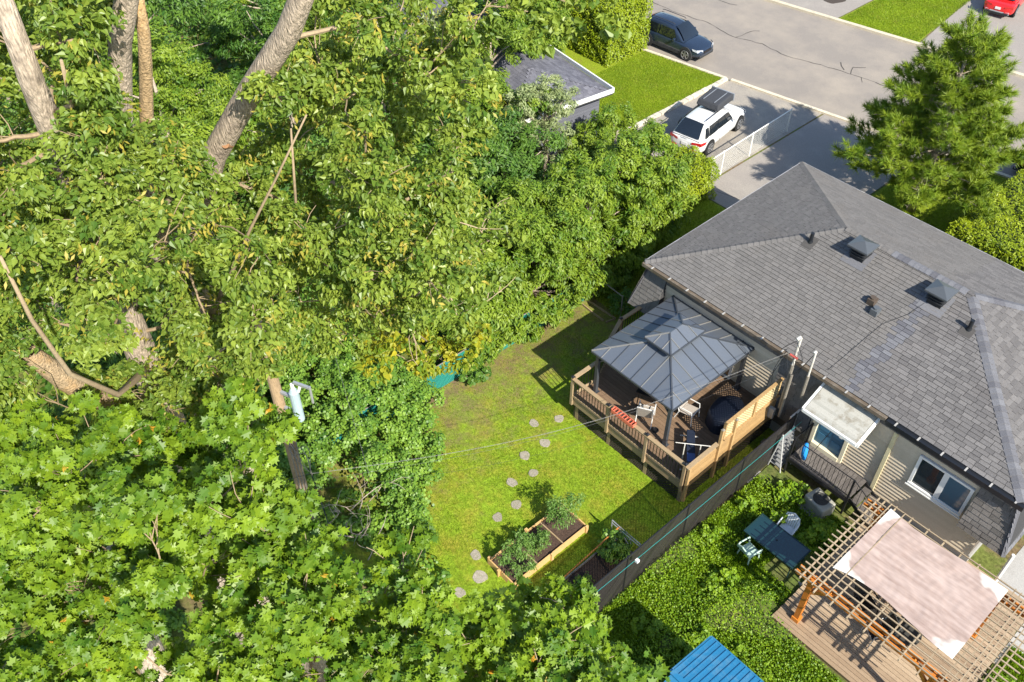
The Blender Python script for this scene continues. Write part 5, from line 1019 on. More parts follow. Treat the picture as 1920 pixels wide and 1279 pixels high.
CL_D = [(-7.38,5.98,20.28,0.33),(-8.71,3.89,17.41,0.49),(-8.47,4.19,19.69,0.38),(-7.72,5.71,18.3,0.51),(-8.03,5.12,20.35,0.34),(-7.54,4.64,16.73,0.37),(-9.12,5.13,18.01,0.39),(-8.8,3.98,16.02,0.47),(-7.62,4.16,17.58,0.36),(-6.67,4.62,18.35,0.47),(-9.2,4.81,17.51,0.42),(-9.15,6.28,18.19,0.43),(-8.31,4.89,19.57,0.41),(-6.64,5.35,20.04,0.38),(-8.65,6.09,20.35,0.48),(-6.34,4.64,17.98,0.45),(-9.09,5.21,20.37,0.4),(-7.31,4.46,19.66,0.29),(-9.84,7.24,19.11,0.56),(-9.05,4.08,18.16,0.33),(-8.92,4.95,19.8,0.34),(-9.42,5.33,16.77,0.6),(-7.69,5.57,19.89,0.46),(-8.59,4.45,15.78,0.43),(-7.78,5.09,17.9,0.51),(-7.02,4.15,18.08,0.38),(-9.75,4.69,18.19,0.44),(-8.6,4.69,19.55,0.37),(-8.76,6.87,17.85,0.41),(-9.29,3.83,16.56,0.53),(-8.44,5.67,19.4,0.35),(-7.52,4.84,17.49,0.35),(-6.89,4.26,19.31,0.35),(-10.16,4.06,16.57,0.41),(-9.52,5.97,18.88,0.56),(-7.69,5.4,18.07,0.49),(-8.41,6.04,19.02,0.35),(-8.57,3.93,16.91,0.53),(-8.02,4.53,16.74,0.42),(-7.7,3.86,18.16,0.43),(-10.63,6.57,19.49,0.56),(-9.05,3.73,17.82,0.35),(-7.84,6.12,19.79,0.44),(-9.12,5.15,18.81,0.35),(-7.57,4.96,16.89,0.53),(-7.46,4.45,19.17,0.45),(-9.52,4.78,17.95,0.51),(-9.18,5.84,17.93,0.46),(-7.27,4.44,18.65,0.45),(-7.25,5.43,18.26,0.34),(-9.95,4.35,17.93,0.38),(-10.65,6.28,19.16,0.58),(-8.2,3.75,18.2,0.37),(-10.24,6.0,18.64,0.49),(-9.09,4.47,16.54,0.41),(-7.66,5.68,17.09,0.41)]
CL_Dtop = [(-7.06,7.38,20.23,0.25),(-7.03,6.52,20.49,0.24),(-7.32,6.52,20.6,0.23),(-6.02,6.85,20.49,0.18),(-6.59,6.75,20.28,0.2),(-6.11,6.73,20.89,0.18),(-6.33,6.13,20.52,0.22)]
CL_Dmid = [(-8.12,6.15,17.34,0.27),(-7.03,6.11,16.74,0.29),(-7.66,6.87,16.85,0.25),(-7.24,5.47,16.55,0.34),(-8.66,7.23,16.6,0.37),(-7.99,6.37,16.51,0.27),(-8.65,6.73,17.98,0.23),(-7.84,6.22,16.11,0.32),(-7.76,6.49,16.96,0.34)]
CL_Y = [(-7.98,5.72,14.89,0.24),(-9.46,4.63,15.21,0.33),(-8.8,4.99,14.99,0.26),(-8.22,5.57,15.03,0.29),(-7.96,5.23,14.99,0.29),(-8.28,5.16,15.29,0.29),(-7.57,6.09,15.26,0.3),(-7.76,5.95,14.96,0.32),(-8.22,4.72,15.21,0.26)]
CL_L = [(-7.55,1.05,16.93,0.4),(-6.2,-1.16,16.34,0.44),(-6.44,0.26,14.09,0.46),(-8.55,-0.38,16.26,0.45),(-4.79,1.56,16.89,0.48),(-7.04,0.33,15.74,0.5),(-7.56,0.24,17.17,0.45),(-6.34,2.05,17.58,0.46),(-6.91,-0.65,15.97,0.42),(-6.7,-0.24,14.21,0.41),(-4.65,0.85,15.97,0.46),(-8.53,-0.18,15.19,0.48),(-6.77,1.51,16.45,0.38),(-6.95,1.0,15.84,0.37),(-6.46,1.25,15.24,0.47),(-5.84,0.5,16.65,0.37),(-7.06,-0.9,14.97,0.51),(-7.75,-0.81,15.86,0.41),(-7.63,-0.54,14.4,0.48),(-6.66,1.78,15.44,0.41),(-6.29,0.76,17.37,0.47),(-4.49,1.31,16.8,0.42),(-7.21,-0.09,17.2,0.44),(-5.35,1.04,16.02,0.48),(-7.79,0.34,15.69,0.51),(-7.08,-0.12,15.9,0.51),(-6.31,0.16,15.59,0.4),(-7.28,0.71,16.61,0.37),(-7.87,-0.6,16.5,0.48),(-7.02,-0.66,13.99,0.47),(-7.77,1.47,16.22,0.49),(-6.45,-0.07,16.08,0.38),(-5.65,0.62,15.08,0.42),(-7.98,0.65,16.96,0.51),(-7.32,2.01,15.87,0.59),(-4.33,1.13,15.94,0.48),(-6.31,-0.26,15.58,0.38),(-6.56,0.64,16.28,0.36),(-8.17,-1.15,14.85,0.54),(-9.29,-0.0,16.26,0.49),(-6.48,1.33,15.98,0.45),(-6.64,1.95,15.77,0.48),(-9.2,0.03,16.76,0.55),(-7.47,2.15,16.24,0.57)]
CL_C = [(-4.19,2.4,14.77,0.33),(-2.68,2.99,15.74,0.37),(-4.57,2.64,16.52,0.35),(-3.63,3.09,15.28,0.35),(-2.27,3.25,16.09,0.35),(-4.34,1.61,15.66,0.3),(-4.12,2.46,16.61,0.3),(-3.07,3.2,16.01,0.31),(-3.41,2.3,15.48,0.26),(-2.7,3.99,14.86,0.36),(-3.58,2.22,16.27,0.35),(-3.78,2.85,15.94,0.38),(-3.55,3.74,15.34,0.41),(-4.0,1.89,15.2,0.31),(-4.08,1.87,16.2,0.33),(-3.09,3.26,15.21,0.28),(-2.96,3.86,15.16,0.33),(-2.73,3.26,15.92,0.32),(-3.98,2.15,15.87,0.26),(-3.12,2.98,15.05,0.39),(-4.18,2.21,16.05,0.38),(-4.55,2.19,15.79,0.38),(-3.69,2.83,14.69,0.33),(-3.76,3.07,15.37,0.38),(-3.05,3.42,16.06,0.38),(-3.87,2.41,16.41,0.3),(-3.35,3.9,15.54,0.37),(-4.31,1.6,15.33,0.39),(-2.74,3.5,15.03,0.27),(-3.11,2.7,15.94,0.25)]

# --- left poplar
pa = thing('poplar_tree', 'tall poplar at the left edge with an upright grey trunk and a broken hollow limb', 'tree', (-11, 2.3, 0))
pathA = [(-11, 2.3, 0), (-10.7, 2.25, 8), (-10.17, 2.15, 15.43), (-9.92, 2.10, 17.48), (-9.53, 2.02, 19.27), (-9.18, 1.94, 20.39), (-9.05, 1.95, 21.6)]
MB().tube(pathA, [.42, .34, .22, .17, .145, .12, .08], 14).build('trunk', m_bark, pa, smooth=True)
MB().tube([(-10.1, 1.9, 14.9), (-9.54, 1.35, 15.82), (-9.38, 1.03, 16.63), (-9.33, .8, 17.29)], [.12, .15, .14, .11], 12, caps=False).build('broken_limb', m_lich, pa, smooth=True)
mb = MB(); mb.tube([(-8.11, .87, 19.41), (-8.5, .91, 18.31), (-8.53, 1.01, 17.4), (-8.68, 1.4, 16.64), (-9.6, 1.9, 15.9), (-10.15, 2.15, 15.5)], [.016, .024, .03, .035, .06, .08], 8)
mb.tube([(-8.62, 2.79, 18.96), (-8.31, 2.4, 19.04), (-8.47, 1.94, 19.7)], [.04, .03, .02], 6); mb.tube([(-9.35, 2.0, 19.9), (-8.9, 2.15, 20.15), (-8.5, 2.1, 20.8)], [.04, .03, .015], 6)
mb.build('limb', m_twig, pa, smooth=True)
limbs_to(pa, dense(pathA[2:]), CL_A, pa, m_twig)
CL_L += [(-5.52, 1.82, 16.52, 0.45), (-5.7, 1.71, 16.87, 0.45), (-5.28, 1.77, 16.02, 0.45), (-5.86, 1.61, 17.21, 0.45), (-5.27, 1.51, 16.54, 0.45), (-4.84, 1.7, 15.92, 0.45)]
foliage('leaf_stalks', CL_A, 60, .06, 'narrow', m_stalk, pa, sub=9, tw=.2)
foliage('crown', CL_A, 900, .056, 'poplar', m_pop, pa, up=.4, out=.55, sun=.35, rnd=.8, sub=17, tw=.23)
# --- leaning poplar
pdd = thing('poplar_tree', 'tall poplar with a thick pale trunk leaning to the right across the upper left', 'tree', (-11.6, 3.0, 0))
pathD = [(-11.6, 3.0, 0), (-11.3, 3.1, 8), (-10.75, 3.35, 15), (-10.33, 3.56, 17.4), (-9.88, 3.8, 18.4), (-9.18, 4.15, 19.45), (-8.54, 4.43, 20.31), (-8.12, 4.55, 21.0), (-7.9, 4.6, 21.8)]
MB().tube(pathD, [.45, .36, .22, .165, .155, .145, .135, .12, .09], 16).build('trunk', m_bark, pdd, smooth=True)
MB().tube([(-9.62, 3.93, 18.62), (-9.545, 3.835, 18.69)], [.055, .05], 12).build('knot_hole', M('cut_wood', (.30, .16, .08), None, .8, fine=.2), pdd)
mb = MB(); mb.tube([(-7.3, 3.82, 20.09), (-7.58, 3.51, 19.37), (-7.87, 3.2, 18.67), (-8.16, 3.03, 18.06), (-9.3, 3.0, 16.6), (-10.8, 3.3, 14.8)], [.009, .013, .017, .022, .045, .08], 8)
mb.tube([(-8.15, 4.05, 19.46), (-7.92, 3.82, 18.7)], [.012, .018], 6)
for p in ([(-8.49, 4.31, 17.05), (-8.13, 4.83, 16.41), (-7.84, 5.37, 15.56)], [(-7.59, 5.08, 18.31), (-7.73, 5.93, 18.28)], [(-8.31, 4.51, 18.47), (-7.94, 5.13, 17.9), (-7.7, 5.7, 17.2)]): mb.tube(p, [.022] * (len(p) - 1) + [.01], 6)
mb.build('limb', m_twig, pdd, smooth=True)
limbs_to(pdd, dense(pathD[3:]), CL_D + CL_Dtop[:3], pdd, m_twig, frac=.4)
limbs_to(pdd, [(-8.0, 5.2, 16.9), (-7.7, 5.8, 17.2)], CL_Dmid, pdd, m_twig, r0=.025, frac=.5)
foliage('leaf_stalks', CL_D, 60, .06, 'narrow', m_stalk, pdd, sub=9, tw=.2)
foliage('crown', CL_D, 820, .056, 'poplar', m_pop, pdd, up=.4, out=.55, sun=.35, rnd=.8, sub=17, tw=.23)
foliage('crown', CL_Dtop + CL_Dmid, 190, .07, 'poplar', m_pop, pdd, up=.3, out=.4, sun=.3, rnd=.95, sub=8, tw=.3)
foliage('yellow_foliage', CL_Y, 170, .075, 'poplar', m_popy, pdd, up=.4, rnd=.9, sub=8, tw=.3)
limbs_to(pdd, [(-8.2, 4.6, 16.6)], CL_Y[:5], pdd, m_twig, r0=.03, frac=1, name='drooping_branch')
# --- two thin stems at the top
pb_ = thing('poplar_tree', 'narrower poplar stem at the top left, orange with lichen', 'tree', (-11.3, 3.6, 0))
MB().tube([(-11.3, 3.6, 0), (-10.9, 3.4, 12), (-10.5, 3.27, 17.5)], [.28, .2, .11], 10).build('lower_trunk', m_bark, pb_, smooth=True)
MB().tube([(-10.5, 3.27, 17.5), (-10.4, 3.25, 18.77), (-9.96, 3.32, 19.77), (-9.77, 3.34, 20.21), (-9.6, 3.4, 21.3)], [.1, .085, .075, .07, .055], 10).build('trunk', m_lich, pb_, smooth=True)
foliage('crown', [(-9.6, 3.4, 21.2, .4), (-9.9, 3.9, 20.7, .4)], 160, .095, 'poplar', m_pop, pb_)
pc_ = thing('poplar_tree', 'pale poplar stem at the top left, leaning left beside the lichen-covered one', 'tree', (-10.6, 2.6, 0))
MB().tube([(-10.6, 2.6, 0), (-10.4, 2.7, 12), (-9.95, 2.87, 19.3), (-9.49, 2.97, 20.32), (-9.12, 3.09, 20.97), (-8.9, 3.15, 21.8)], [.3, .22, .13, .12, .115, .09], 12).build('trunk', m_bark, pc_, smooth=True)
foliage('crown', [(-9.0, 2.9, 21.3, .4), (-9.7, 2.5, 20.3, .35)], 150, .095, 'poplar', m_pop, pc_)
# --- maples in front
ml = thing('maple_tree', 'large maple filling the lower left corner, with small orange seed clusters', 'tree', (-8.3, 0, 0))
pathL = [(-8.3, 0, 0), (-8.2, .1, 8), (-8.3, .3, 12.5), (-8.3, .5, 14.6)]
MB().tube(pathL, [.4, .3, .2, .12], 12).build('trunk', m_bark, ml, smooth=True)
limbs_to(ml, dense(pathL[1:]), CL_L, ml, m_twig, r0=.06)
foliage('crown', CL_L, 900, .08, 'maple', m_map, ml, up=.55, out=.5, sun=.35, rnd=.65, sub=15, tw=.22)
stuff(foliage('seed_cluster', [c for i, c in enumerate(CL_L) if i % 3 != 2], 20, .05, 'narrow', m_mapo, ml, sub=4, tw=.05))
mc = thing('maple_tree', 'maple crown at the bottom centre in front of the timber bed', 'tree', (-4.2, 2.8, 0))
pathC = [(-4.2, 2.8, 0), (-4.1, 2.9, 8), (-4.1, 3.1, 13.8)]
MB().tube(pathC, [.35, .26, .12], 12).build('trunk', m_bark, mc, smooth=True)
limbs_to(mc, dense(pathC[1:]), CL_C, mc, m_twig, r0=.05)
CL_Cshade = [(rng.uniform(-5.6, -1.8), rng.uniform(2.2, 5.6), rng.uniform(8.5, 12.6), .8) for _ in range(16)]  # unseen lower crown, added to shade the hollow beside the utility pole
foliage('crown', CL_Cshade, 420, .14, 'maple', m_map, mc, up=.75, sub=14, tw=.28)
foliage('crown', CL_C, 560, .078, 'maple', m_map, mc, up=.55, out=.5, sun=.35, rnd=.65, sub=14, tw=.23)
stuff(foliage('seed_cluster', [c for i, c in enumerate(CL_C) if i % 2], 22, .05, 'narrow', m_mapo, mc, sub=3, tw=.05))

# --- trees of the middle distance, each its own crown
def round_tree(label, x, y, h, r, mat, extra=(), n=13, per=1900, size=.12, kind='narrow', xmax=99, low=1.4, grp=None, nm='broadleaf_tree', rr=(.75, 1.15), squash=.85, barkm=None):
    t_ = thing(nm, label, 'tree', (x, y, 0), 0, grp)
    cl = []; tries = 0
    while len(cl) < n and tries < 400:
        tries += 1
        a = rng.uniform(0, 2 * math.pi); e = math.sqrt(rng.random()); zz = rng.uniform(low, h - .7); f = math.sin(math.pi * min(1, max(.12, (zz - low + .8) / (h - low + .8)))) ** .6
        cx, cy = x + math.cos(a) * e * r * f, y + math.sin(a) * e * r * f; cr = rng.uniform(*rr)
        if cx + cr * .8 > xmax: continue
        if any(math.dist((cx, cy, zz), c[:3]) < .75 * cr for c in cl): continue
        cl.append((cx, cy, zz, cr))
    cl += list(extra)
    MB().tube([(x, y, 0), (x + .1, y, h * .4), (x, y + .1, h * .75)], [.16, .11, .05], 8).build('trunk', barkm or m_bark, t_, smooth=True)
    mb = MB()
    for c in cl: limb(mb, (x + .05, y, min(h * .6, max(.6, c[2] - 1.2))), c[:3], .05, .015, .1, 4)
    mb.build('branch', barkm or m_bark, t_)
    foliage('crown', cl, per, size, kind, mat, t_, dens=True, sub=22, tw=.2, up=.6, out=.9, rnd=.7)
    return t_
XM = -17.35
MT = [(-20.2, 15.9, 4.6, 1.9, 'ash tree at the near end of the row, above the teal fence'), (-20.0, 18.9, 5.2, 2.0, 'second ash from the near end of the row, overhanging the brown edge of the lawn'),
      (-19.9, 21.9, 5.4, 2.1, 'ash tree in the middle of the row, opposite the hidden rear corner of the deck'), (-20.0, 24.9, 5.2, 2.0, 'ash tree shading the side passage by the left eave of the grey roof')]
for i, (x, y, h, r, lb) in enumerate(MT): round_tree(lb, x, y, h, r, m_ash, extra=[(-18.4 + rng.uniform(-.3, .25), y - 1.4 + .36 * k, rng.uniform(.45, 1.4), .55) for k in range(9)] if i < 3 and y > 15 else [], xmax=XM + (0 if i < 3 else -.2), n=26, per=2100, size=.13, grp='ash trees along the side boundary', nm='ash_tree', low=.7)
round_tree('bright green ash behind the clipped cedar, nearest the white car', -22.9, 26.6, 4.6, 1.8, m_ash, n=16, per=2100, size=.13, nm='ash_tree', low=1.0, grp='ash trees along the side boundary')
round_tree('pale green poplar sapling rising before the neighbouring grey roof', -25.3, 24.6, 6.0, 1.5, m_plm, n=11, per=2000, size=.11, nm='poplar_sapling', rr=(.5, .8))
round_tree('leafy ash hiding the left part of the neighbouring roof', -30.2, 25.6, 6.9, 2.0, m_ash, n=16, per=1900, size=.13, nm='ash_tree', low=2.0)
round_tree('ash in front of the neighbouring house, below the visible part of its roof', -26.6, 23.6, 5.6, 1.8, m_ash, n=13, per=2000, size=.13, nm='ash_tree', low=1.0)
round_tree('dense tree between the tall hedge and the neighbouring roof', -36.0, 31.0, 7.0, 2.4, m_dkl, n=14, per=1500, size=.14, nm='broadleaf_tree', low=1.5)
round_tree('rounded tree over the far end of the neighbouring roof', -31.6, 29.0, 7.2, 2.0, m_ash, n=14, per=1900, size=.13, nm='ash_tree', low=2.6)
round_tree('pale leafed sapling at the left end of the neighbouring roof', -33.0, 25.6, 6.6, 1.6, m_plm, n=11, per=1700, size=.12, nm='poplar_sapling', rr=(.5, .8))
BT = [(-23.8, 17.4, 6.0, 2.4), (-24.2, 21.2, 5.6, 2.2), (-27.5, 18.5, 6.5, 2.6), (-28.3, 22.6, 5.4, 2.2), (-31.5, 20.3, 7.5, 3), (-26.5, 14.2, 6.5, 2.6), (-31, 15.5, 7.5, 3), (-36, 18, 8, 3.2), (-37, 24, 7.5, 3),
      (-42, 21, 8.5, 3.2), (-41, 27.5, 8, 2.8), (-49, 25, 9, 3.5), (-36, 12, 8, 3.2), (-42, 14.5, 9, 3.4), (-50, 17, 9, 3.6), (-30, 9.5, 7, 2.8), (-24.5, 10.2, 5.5, 2.3), (-36, 6.5, 8, 3), (-44, 8, 9, 3.5), (-29, 4, 7, 2.8), (-23.5, 5, 5.5, 2.3), (-20, 1.2, 5, 2.1), (-25, -1, 6, 2.6), (-57, 12, 10, 4), (-56, 30, 10, 4), (-47, 32, 8, 3)]
BL_ = ['bushy tree just behind the nearest ash of the row', 'bushy tree just behind the middle ashes of the row', 'rounded tree left of the ash row, showing between poplar leaves', 'bushy tree left of the ash that fronts the neighbouring house', 'taller dark tree far behind the ash row, under the poplar foliage', 'dark tree above the far end of the vine mound', 'large dark tree seen through the middle of the leaning poplar', 'large dark tree to the right of the leaning trunk near the top', 'dark tree at the top centre, left of the neighbouring roof']
for i, (x, y, h, r) in enumerate(BT):
    far = i > 12
    round_tree(BL_[i] if i < len(BL_) else 'dark green bushy tree of the wooded belt behind the poplars', x, y, h, r, m_dkl if i % 3 else m_ash, n=12 if r < 3 else 15, per=900 if far else 1300, size=.17 if far else .14, grp='trees of the wooded belt', rr=(1.0, 1.5), low=1.0)
db = thing('dead_brushwood', 'bare brown branches tangled in the shade right of the utility pole', 'branches', (-14.8, 7, 0))
for _ in range(16):
    a = Vector((rng.uniform(-16.2, -13.6), rng.uniform(6.2, 8.6), rng.uniform(.1, .9))); mb = MB(); q = limb(mb, a, a + Vector((rng.uniform(-1, 1), rng.uniform(-1, 1), rng.uniform(.1, 1.0))) * 1.3, .02, .006, .25, 6)
    for k in (2, 3, 4): limb(mb, q[k], q[k] + Vector((rng.uniform(-1, 1), rng.uniform(-1, 1), rng.uniform(-.2, .7))) * .6, .009, .003, .2, 4)
    mb.build('branch', m_bark, db)
# --- vine thicket by the pole and low growth under the trees
vc = []
for _ in range(900):
    x, y = rng.uniform(-25, -12.6), rng.uniform(1.0, 12.6)
    lim = 12.6 - (x + 18.0) * .80 if x > -18 else 12.6
    if y > lim - .45: continue
    if x > -17.6 and y < 8.3 - (x + 15) * .1: continue
    hgt = 1.1 + 1.2 * min(1, (lim - y) / 2.5) + .5 * math.sin(x * 1.1) * math.cos(y * .9)
    if any(math.hypot(x - c[0], y - c[1]) < .62 for c in vc): continue
    vc.append((x, y, hgt - .4, .62))
tag(foliage('vine_thicket', vc, 760, .085, 'round', m_vin, None, up=.9, out=.6, sun=.4, rnd=.5, sub=16, tw=.25), 'dense mound of dark green vines between the utility pole and the lawn', 'thicket'); bpy.data.objects['vine_thicket']['kind'] = 'stuff'
vl = [(c[0], c[1], c[2] * .4, .62) for c in vc if c[0] > -19] + [(rng.uniform(-17.5, -12), rng.uniform(1, 8), rng.uniform(.1, .5), .5) for _ in range(60)]
stuff(tag(foliage('vine_thicket', vl, 260, .10, 'round', m_vin, None, up=.9, out=.6, sun=.4, rnd=.5, sub=10, tw=.3), 'lower leaves at the foot of the vine mound', 'thicket'))
n = 60000; P = np.stack([nr.uniform(-62, -19, n), nr.uniform(-8, 33, n), np.abs(nr.normal(.3, .35, n))], 1); kx = ~((P[:, 0] > -31.5) & (P[:, 1] > 24)); P = P[kx]
stuff(leafmesh('undergrowth', P, nr.normal(size=P.shape) * .5 + [0, 0, 1], .24, 'round', nr.rand(len(P)) * .8, m_dkl))
# --- clipped hedges
def hedge(label, x0, x1, y0, y1, h, dens=330, size=.11, bulge=.12, mat=m_ced, nm='cedar_hedge', cat='hedge', shp='narrow'):
    t_ = thing(nm, label, cat, ((x0 + x1) / 2, (y0 + y1) / 2, 0)); b = .22
    MB().bx(x0 + b, x1 - b, y0 + b, y1 - b, 0, h - b).build('core', m_core, t_)
    Ps, Ns = [], []
    for nrm, ar in (((0, 0, 1), (x1 - x0) * (y1 - y0)), ((1, 0, 0), (y1 - y0) * h), ((0, -1, 0), (x1 - x0) * h), ((-1, 0, 0), (y1 - y0) * h), ((0, 1, 0), (x1 - x0) * h)):
        k = int(ar * dens * (1 if nrm[2] or nrm[0] > 0 or nrm[1] < 0 else .4)); u, v = nr.rand(k), nr.rand(k)
        X = x0 + (x1 - x0) * u if not nrm[0] else np.full(k, x1 if nrm[0] > 0 else x0)
        Y = y0 + (y1 - y0) * (v if nrm[2] or nrm[0] else 0) if not nrm[1] else np.full(k, y0 if nrm[1] < 0 else y1)
        Z = h * v if nrm[1] else (h * u if nrm[0] else np.full(k, h)); 
        if nrm[0]: Y = y0 + (y1 - y0) * v
        q = np.stack([X, Y, Z], 1)
        # soften corners towards the middle, then lumpy relief
        cen = np.array([(x0 + x1) / 2, (y0 + y1) / 2, h * .45]); rel = np.sin(q[:, 0] * 3.1 + q[:, 2] * 2) * np.cos(q[:, 1] * 2.7 + q[:, 2] * 3.3) + .6 * np.sin(q[:, 0] * 7 + q[:, 1] * 6.1 + q[:, 2] * 5)
        q = q + np.array(nrm) * (rel * bulge * .6 + nr.normal(0, .05, k) - .05)[:, None]
        ed = np.minimum(np.minimum(q[:, 0] - x0, x1 - q[:, 0]), np.minimum(q[:, 1] - y0, y1 - q[:, 1]))
        if nrm[2]: q[:, 2] -= np.clip(.3 - ed, 0, .3) * .7
        else: q[:, :2] -= (np.array(nrm)[:2] * np.clip(q[:, 2:3] - (h - .35), 0, .35) * .6)
        Ps.append(q); Ns.append(nr.normal(size=q.shape) * .55 + np.array(nrm) * .9 + [0, 0, .4] + SUNV * .3)
    P = np.concatenate(Ps); leafmesh('foliage', P, np.concatenate(Ns), size, shp, np.clip(nr.rand(len(P)) * .6 + .35 * (np.sin(P[:, 0] * 2) * np.sin(P[:, 1] * 2.3 + P[:, 2]) * .5 + .5), 0, .99), mat, t_)
    return t_
hedge('tall clipped yellow green cedar hedge beside the dark blue car', -47, -31.5, 35.3, 38.7, 3.3, dens=260, size=.14)
hedge('rounded cedar bush at the near end of the white mesh fence', -21.8, -19.75, 26.9, 30.2, 2.0, dens=420, size=.11, bulge=.2)
hedge('broad yellow green cedar hedge beyond the roof at the right edge', -10.5, -4.5, 33.5, 44, 2.0, dens=300, size=.12)
# --- pine
pn_ = thing('pine_tree', 'spreading pine with long needle tufts in front of the street, behind the grey roof', 'tree', (-13.1, 36, 0))
MB().tube([(-13.1, 36, 0), (-13.0, 36.05, 3), (-13.15, 35.95, 6), (-13.1, 36, 8.3)], [.2, .15, .09, .025], 10).build('trunk', m_bark, pn_, smooth=True)
bm_ = MB(); TP = []; TD = []
z = 1.5
while z < 8.1:
    L = float(np.interp(z, [1.5, 4, 5, 6, 7, 8, 9], [3.6, 3.4, 2.5, 1.8, 1.3, .7, .4])) * rng.uniform(.9, 1.1); nb = rng.randint(5, 7) if z < 6.5 else 4; a0 = rng.random() * 6
    for k in range(nb):
        a = a0 + 2 * math.pi * k / nb + rng.uniform(-.3, .3); l = L * rng.uniform(.65, 1.12); rise = rng.uniform(.15, .45) + (.4 if z > 7 else 0)
        s0 = Vector((-13.1, 36, z)); e = s0 + Vector((math.cos(a) * l, math.sin(a) * l, l * rise)); q = limb(bm_, s0, e, .045 * (1 - z / 12), .012, .06, 5)
        nt = int(5 + l * 8)
        if rng.random() < .05: continue
        for j in range(nt):
            f = .3 + .7 * j / nt; p = s0.lerp(e, f); sd = Vector((-math.sin(a), math.cos(a), 0)) * rng.uniform(-1, 1) * (.15 + .34 * l * (1.1 - f)); up__ = Vector((0, 0, rng.uniform(-.05, .28)))
            pt = p + sd + up__; TP.append(tuple(pt)); dv = (Vector((math.cos(a), math.sin(a), .75)) + sd * .9); dv.normalize(); TD.append(tuple(dv))
            if rng.random() < .5: bm_.tube([p, pt], [.012, .006], 4, caps=False)
    z += rng.uniform(.34, .46)
TP.append((-13.1, 36, 8.4)); TD.append((0, 0, 1))
bm_.build('branch', m_bark, pn_)
TP = np.array(TP); TD = np.array(TD); k = 80; P = np.repeat(TP, k, 0); D = np.repeat(TD, k, 0)
off = nr.rand(len(P), 1) * .22; P = P + D * off * 1.2; az = D * .9 + nr.normal(size=D.shape) * .62; az /= np.linalg.norm(az, axis=1, keepdims=True)
N = np.cross(az, nr.normal(size=az.shape)) + SUNV * .35
leafmesh('needles', P, N, .29, 'needle', np.clip(np.repeat(nr.rand(len(TP)) * .6, k) + nr.rand(len(P)) * .4, 0, .99), m_pin, pn_, az=az)
# --- weeds, grass
def scatter(name, n, x0, x1, y0, y1, hfun, size, kind, mat, keep=None, flat=1.0, label=None, cat=None, nrm=.55):
    P = np.stack([nr.uniform(x0, x1, n), nr.uniform(y0, y1, n), np.zeros(n)], 1)
    if keep is not None: P = P[keep(P[:, 0], P[:, 1])]
    H_ = hfun(P[:, 0], P[:, 1]); P[:, 2] = .02 + H_ * nr.rand(len(P)) ** .6
    if kind == 'blade':
        az = np.stack([nr.normal(0, .45, len(P)), nr.normal(0, .45, len(P)), np.ones(len(P))], 1); N = nr.normal(size=P.shape); N[:, 2] *= .2; P[:, 2] = .02
    else: az = None; N = nr.normal(size=P.shape) * nrm + [0, 0, 1] + SUNV * .3
    tn = np.clip(.5 + .18 * np.sin(P[:, 0] * 1.3 + 2 * np.sin(P[:, 1] * .9)) * np.cos(P[:, 1] * 1.1 + np.sin(P[:, 0] * 1.7)) + nr.normal(0, .24, len(P)), 0, .99)
    o = leafmesh(name, P, N, size, kind, tn, mat, az=az); stuff(o)
    return o
bl = [(nr.uniform(-8.5, 3), nr.uniform(5, 19), nr.uniform(.15, .6), nr.uniform(-.22, .38)) for _ in range(260)]
def lum(x, y):
    h = np.full(x.shape, .16)
    for a, b, r_, v in bl: h = h + v * np.exp(-((x - a) ** 2 + (y - b) ** 2) / (2 * r_ * r_))
    return np.clip(h, .03, .75)
scatter('grass_weeds', 230000, -8.45, 3.5, 5.5, 19.2, lambda x, y: x * 0, .17, 'blade', m_wee, keep=lambda x, y: ~((x > -5.1) & (x < .2) & (y > 14.6)) & ~((x > -9) & (x < -6) & (y > 18.6)) & ~((x > -6.2) & (x < -5.0) & (y > 15.9) & (y < 17.6)) & (lum(x, y) < .5))
scatter('weeds', 110000, -8.45, 3.5, 5.5, 19.2, lum, .05, 'round', m_wee, keep=lambda x, y: ~((x > -5.1) & (x < .2) & (y > 14.6)) & ~((x > -9) & (x < -6) & (y > 18.6)) & ~((x > -6.2) & (x < -5.0) & (y > 15.9) & (y < 17.6)))
tw_ = []
for _ in range(95):
    x, y = rng.uniform(-8.2, 3), rng.uniform(5.5, 18.4)
    if x > -5.3 and y > 14.3: continue
    if -7.6 < x < -5.2 and 15.8 < y < 17.5: continue
    tw_.append((x, y, rng.uniform(.15, .5), rng.uniform(.2, .42)))
stuff(foliage('tall_weeds', tw_, 420, .075, 'round', m_wee, None, up=.9, out=.5, rnd=.6, sub=9, tw=.25))
scatter('grass', 150000, -18.7, -8.65, 7.5, 20.6, lambda x, y: x * 0, .055, 'blade', m_gra, keep=lambda x, y: (nr.rand(len(x)) < np.clip(1.15 - (-14.8 - x) * .22, .12, 1)) & ~((x > -11.9) & (x < -10.8) & (y > 9.7) & (y < 12.9)) & ~((x > -14.5) & (x < -9.4) & (y > 15.9)) & ~((x > -9.95) & (y > 9.6) & (y < 13.3)) & (y < 20.2))
scatter('grass', 70000, -31.4, -26.4, 28, 39.2, lambda x, y: x * 0, .07, 'blade', m_gra, keep=lambda x, y: y < ry0(x) - .05)
scatter('grass', 40000, -26.3, -21.6, 50.2, 62, lambda x, y: x * 0, .09, 'blade', m_gra, keep=lambda x, y: (y > ry1(x) + .15) & (x < -21.6 - np.clip(y - 51, 0, 9) * .1))
scatter('grass', 14000, -20.4, -15.6, 20.9, 29.7, lambda x, y: x * 0, .09, 'blade', m_gra)
scatter('grass', 30000, -14.8, -6, 31, 41.5, lambda x, y: x * 0, .09, 'blade', m_gra, keep=lambda x, y: y < ry0(x) - .1)
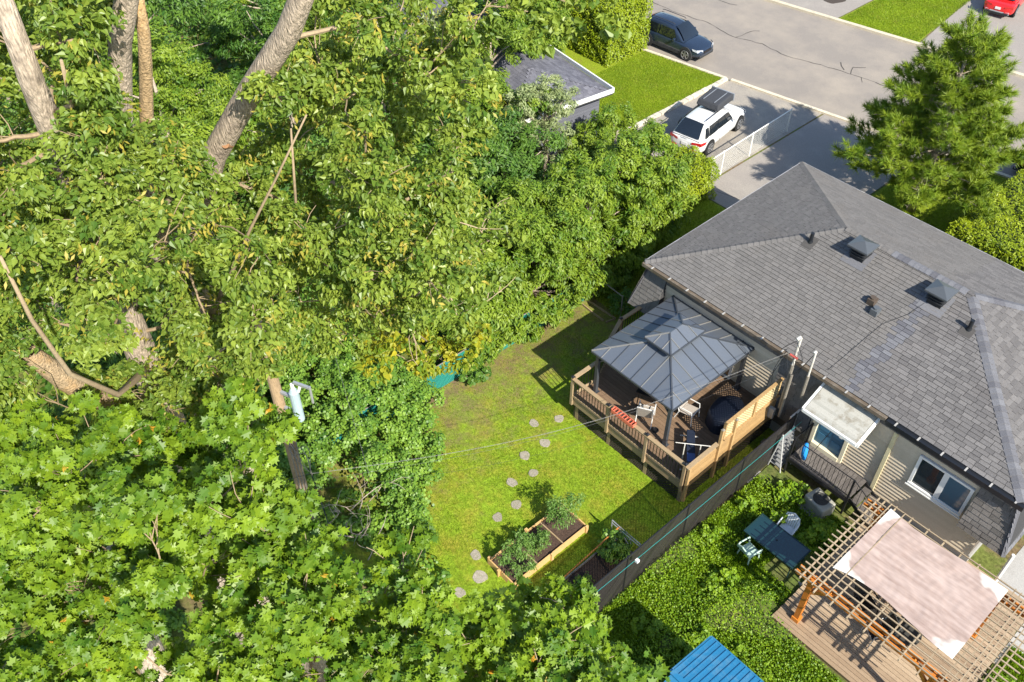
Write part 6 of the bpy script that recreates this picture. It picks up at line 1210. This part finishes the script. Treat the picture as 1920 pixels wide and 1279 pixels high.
# --- plants
def plant(nm, label, x, y, z0, h, r, mat, n=900, size=.07, grp=None, kind='narrow', k=6, cat='plant'):
    t_ = thing(nm, label, cat, (x, y, z0), 0, grp); mb = MB(); cl = []
    for i in range(k):
        a = 2 * math.pi * i / k + rng.uniform(-.4, .4); zz = z0 + h * rng.uniform(.35, .95); e = rng.uniform(.3, 1) * r * .7; c = (x + math.cos(a) * e, y + math.sin(a) * e, zz, r * .45); cl.append(c); limb(mb, (x, y, z0), c[:3], .012, .005, .1, 4)
    mb.build('stem', m_core if mat is m_tom else m_twig, t_); foliage('leaves', cl, n // k, size, kind, mat, t_, sub=8, tw=.35, up=.9, out=.5, rnd=.6)
plant('tomato_plant', 'bushy tomato plant at the near end of the pine bed', -11.3, 10.25, .24, .75, .62, m_tom, 1300, grp='tomato plants in the raised bed')
plant('tomato_plant', 'feathery tomato plant in the middle of the pine bed', -11.35, 11.25, .24, .6, .5, m_tom, 1000, grp='tomato plants in the raised bed')
plant('tomato_plant', 'low tomato plant against the left board of the pine bed', -11.7, 10.9, .24, .45, .35, m_tom, 500, grp='tomato plants in the raised bed')
plant('tomato_plant', 'tallest tomato plant, at the far end of the pine bed', -11.45, 12.35, .24, 1.35, .62, m_tom, 1700, grp='tomato plants in the raised bed', k=8)
plant('bean_plant', 'leafy dark green plant climbing below the grey trellis', -9.55, 12.75, .09, .7, .6, m_vin, 1100, size=.1, kind='round')
plant('herb_plant', 'small herb plant in the middle of the shaded bed', -9.4, 11.3, .09, .3, .35, m_vin, 420, grp='herbs in the shaded bed')
plant('herb_plant', 'small herb plant at the near end of the shaded bed', -9.45, 10.3, .09, .3, .35, m_vin, 420, grp='herbs in the shaded bed')
plant('young_shrub', 'small leafy shrub standing alone by the teal fence', -18.1, 14.4, 0, .8, .6, m_dkl, 800, size=.11, kind='round')
plant('shade_plant', 'green plant in the shaded corner bed behind the deck', -17.2, 21.3, 0, .7, .7, m_dkl, 700, size=.12)
plant('young_shrub', 'yellow leafed shrub at the foot of the black landing', -7.3, 18.7, 0, .6, .55, m_wee, 600, size=.11, kind='round')
plant('young_shrub', 'leafy shrub between the air conditioner and the pergola', -5.7, 18.3, 0, .6, .5, m_wee, 500, size=.11, kind='round')
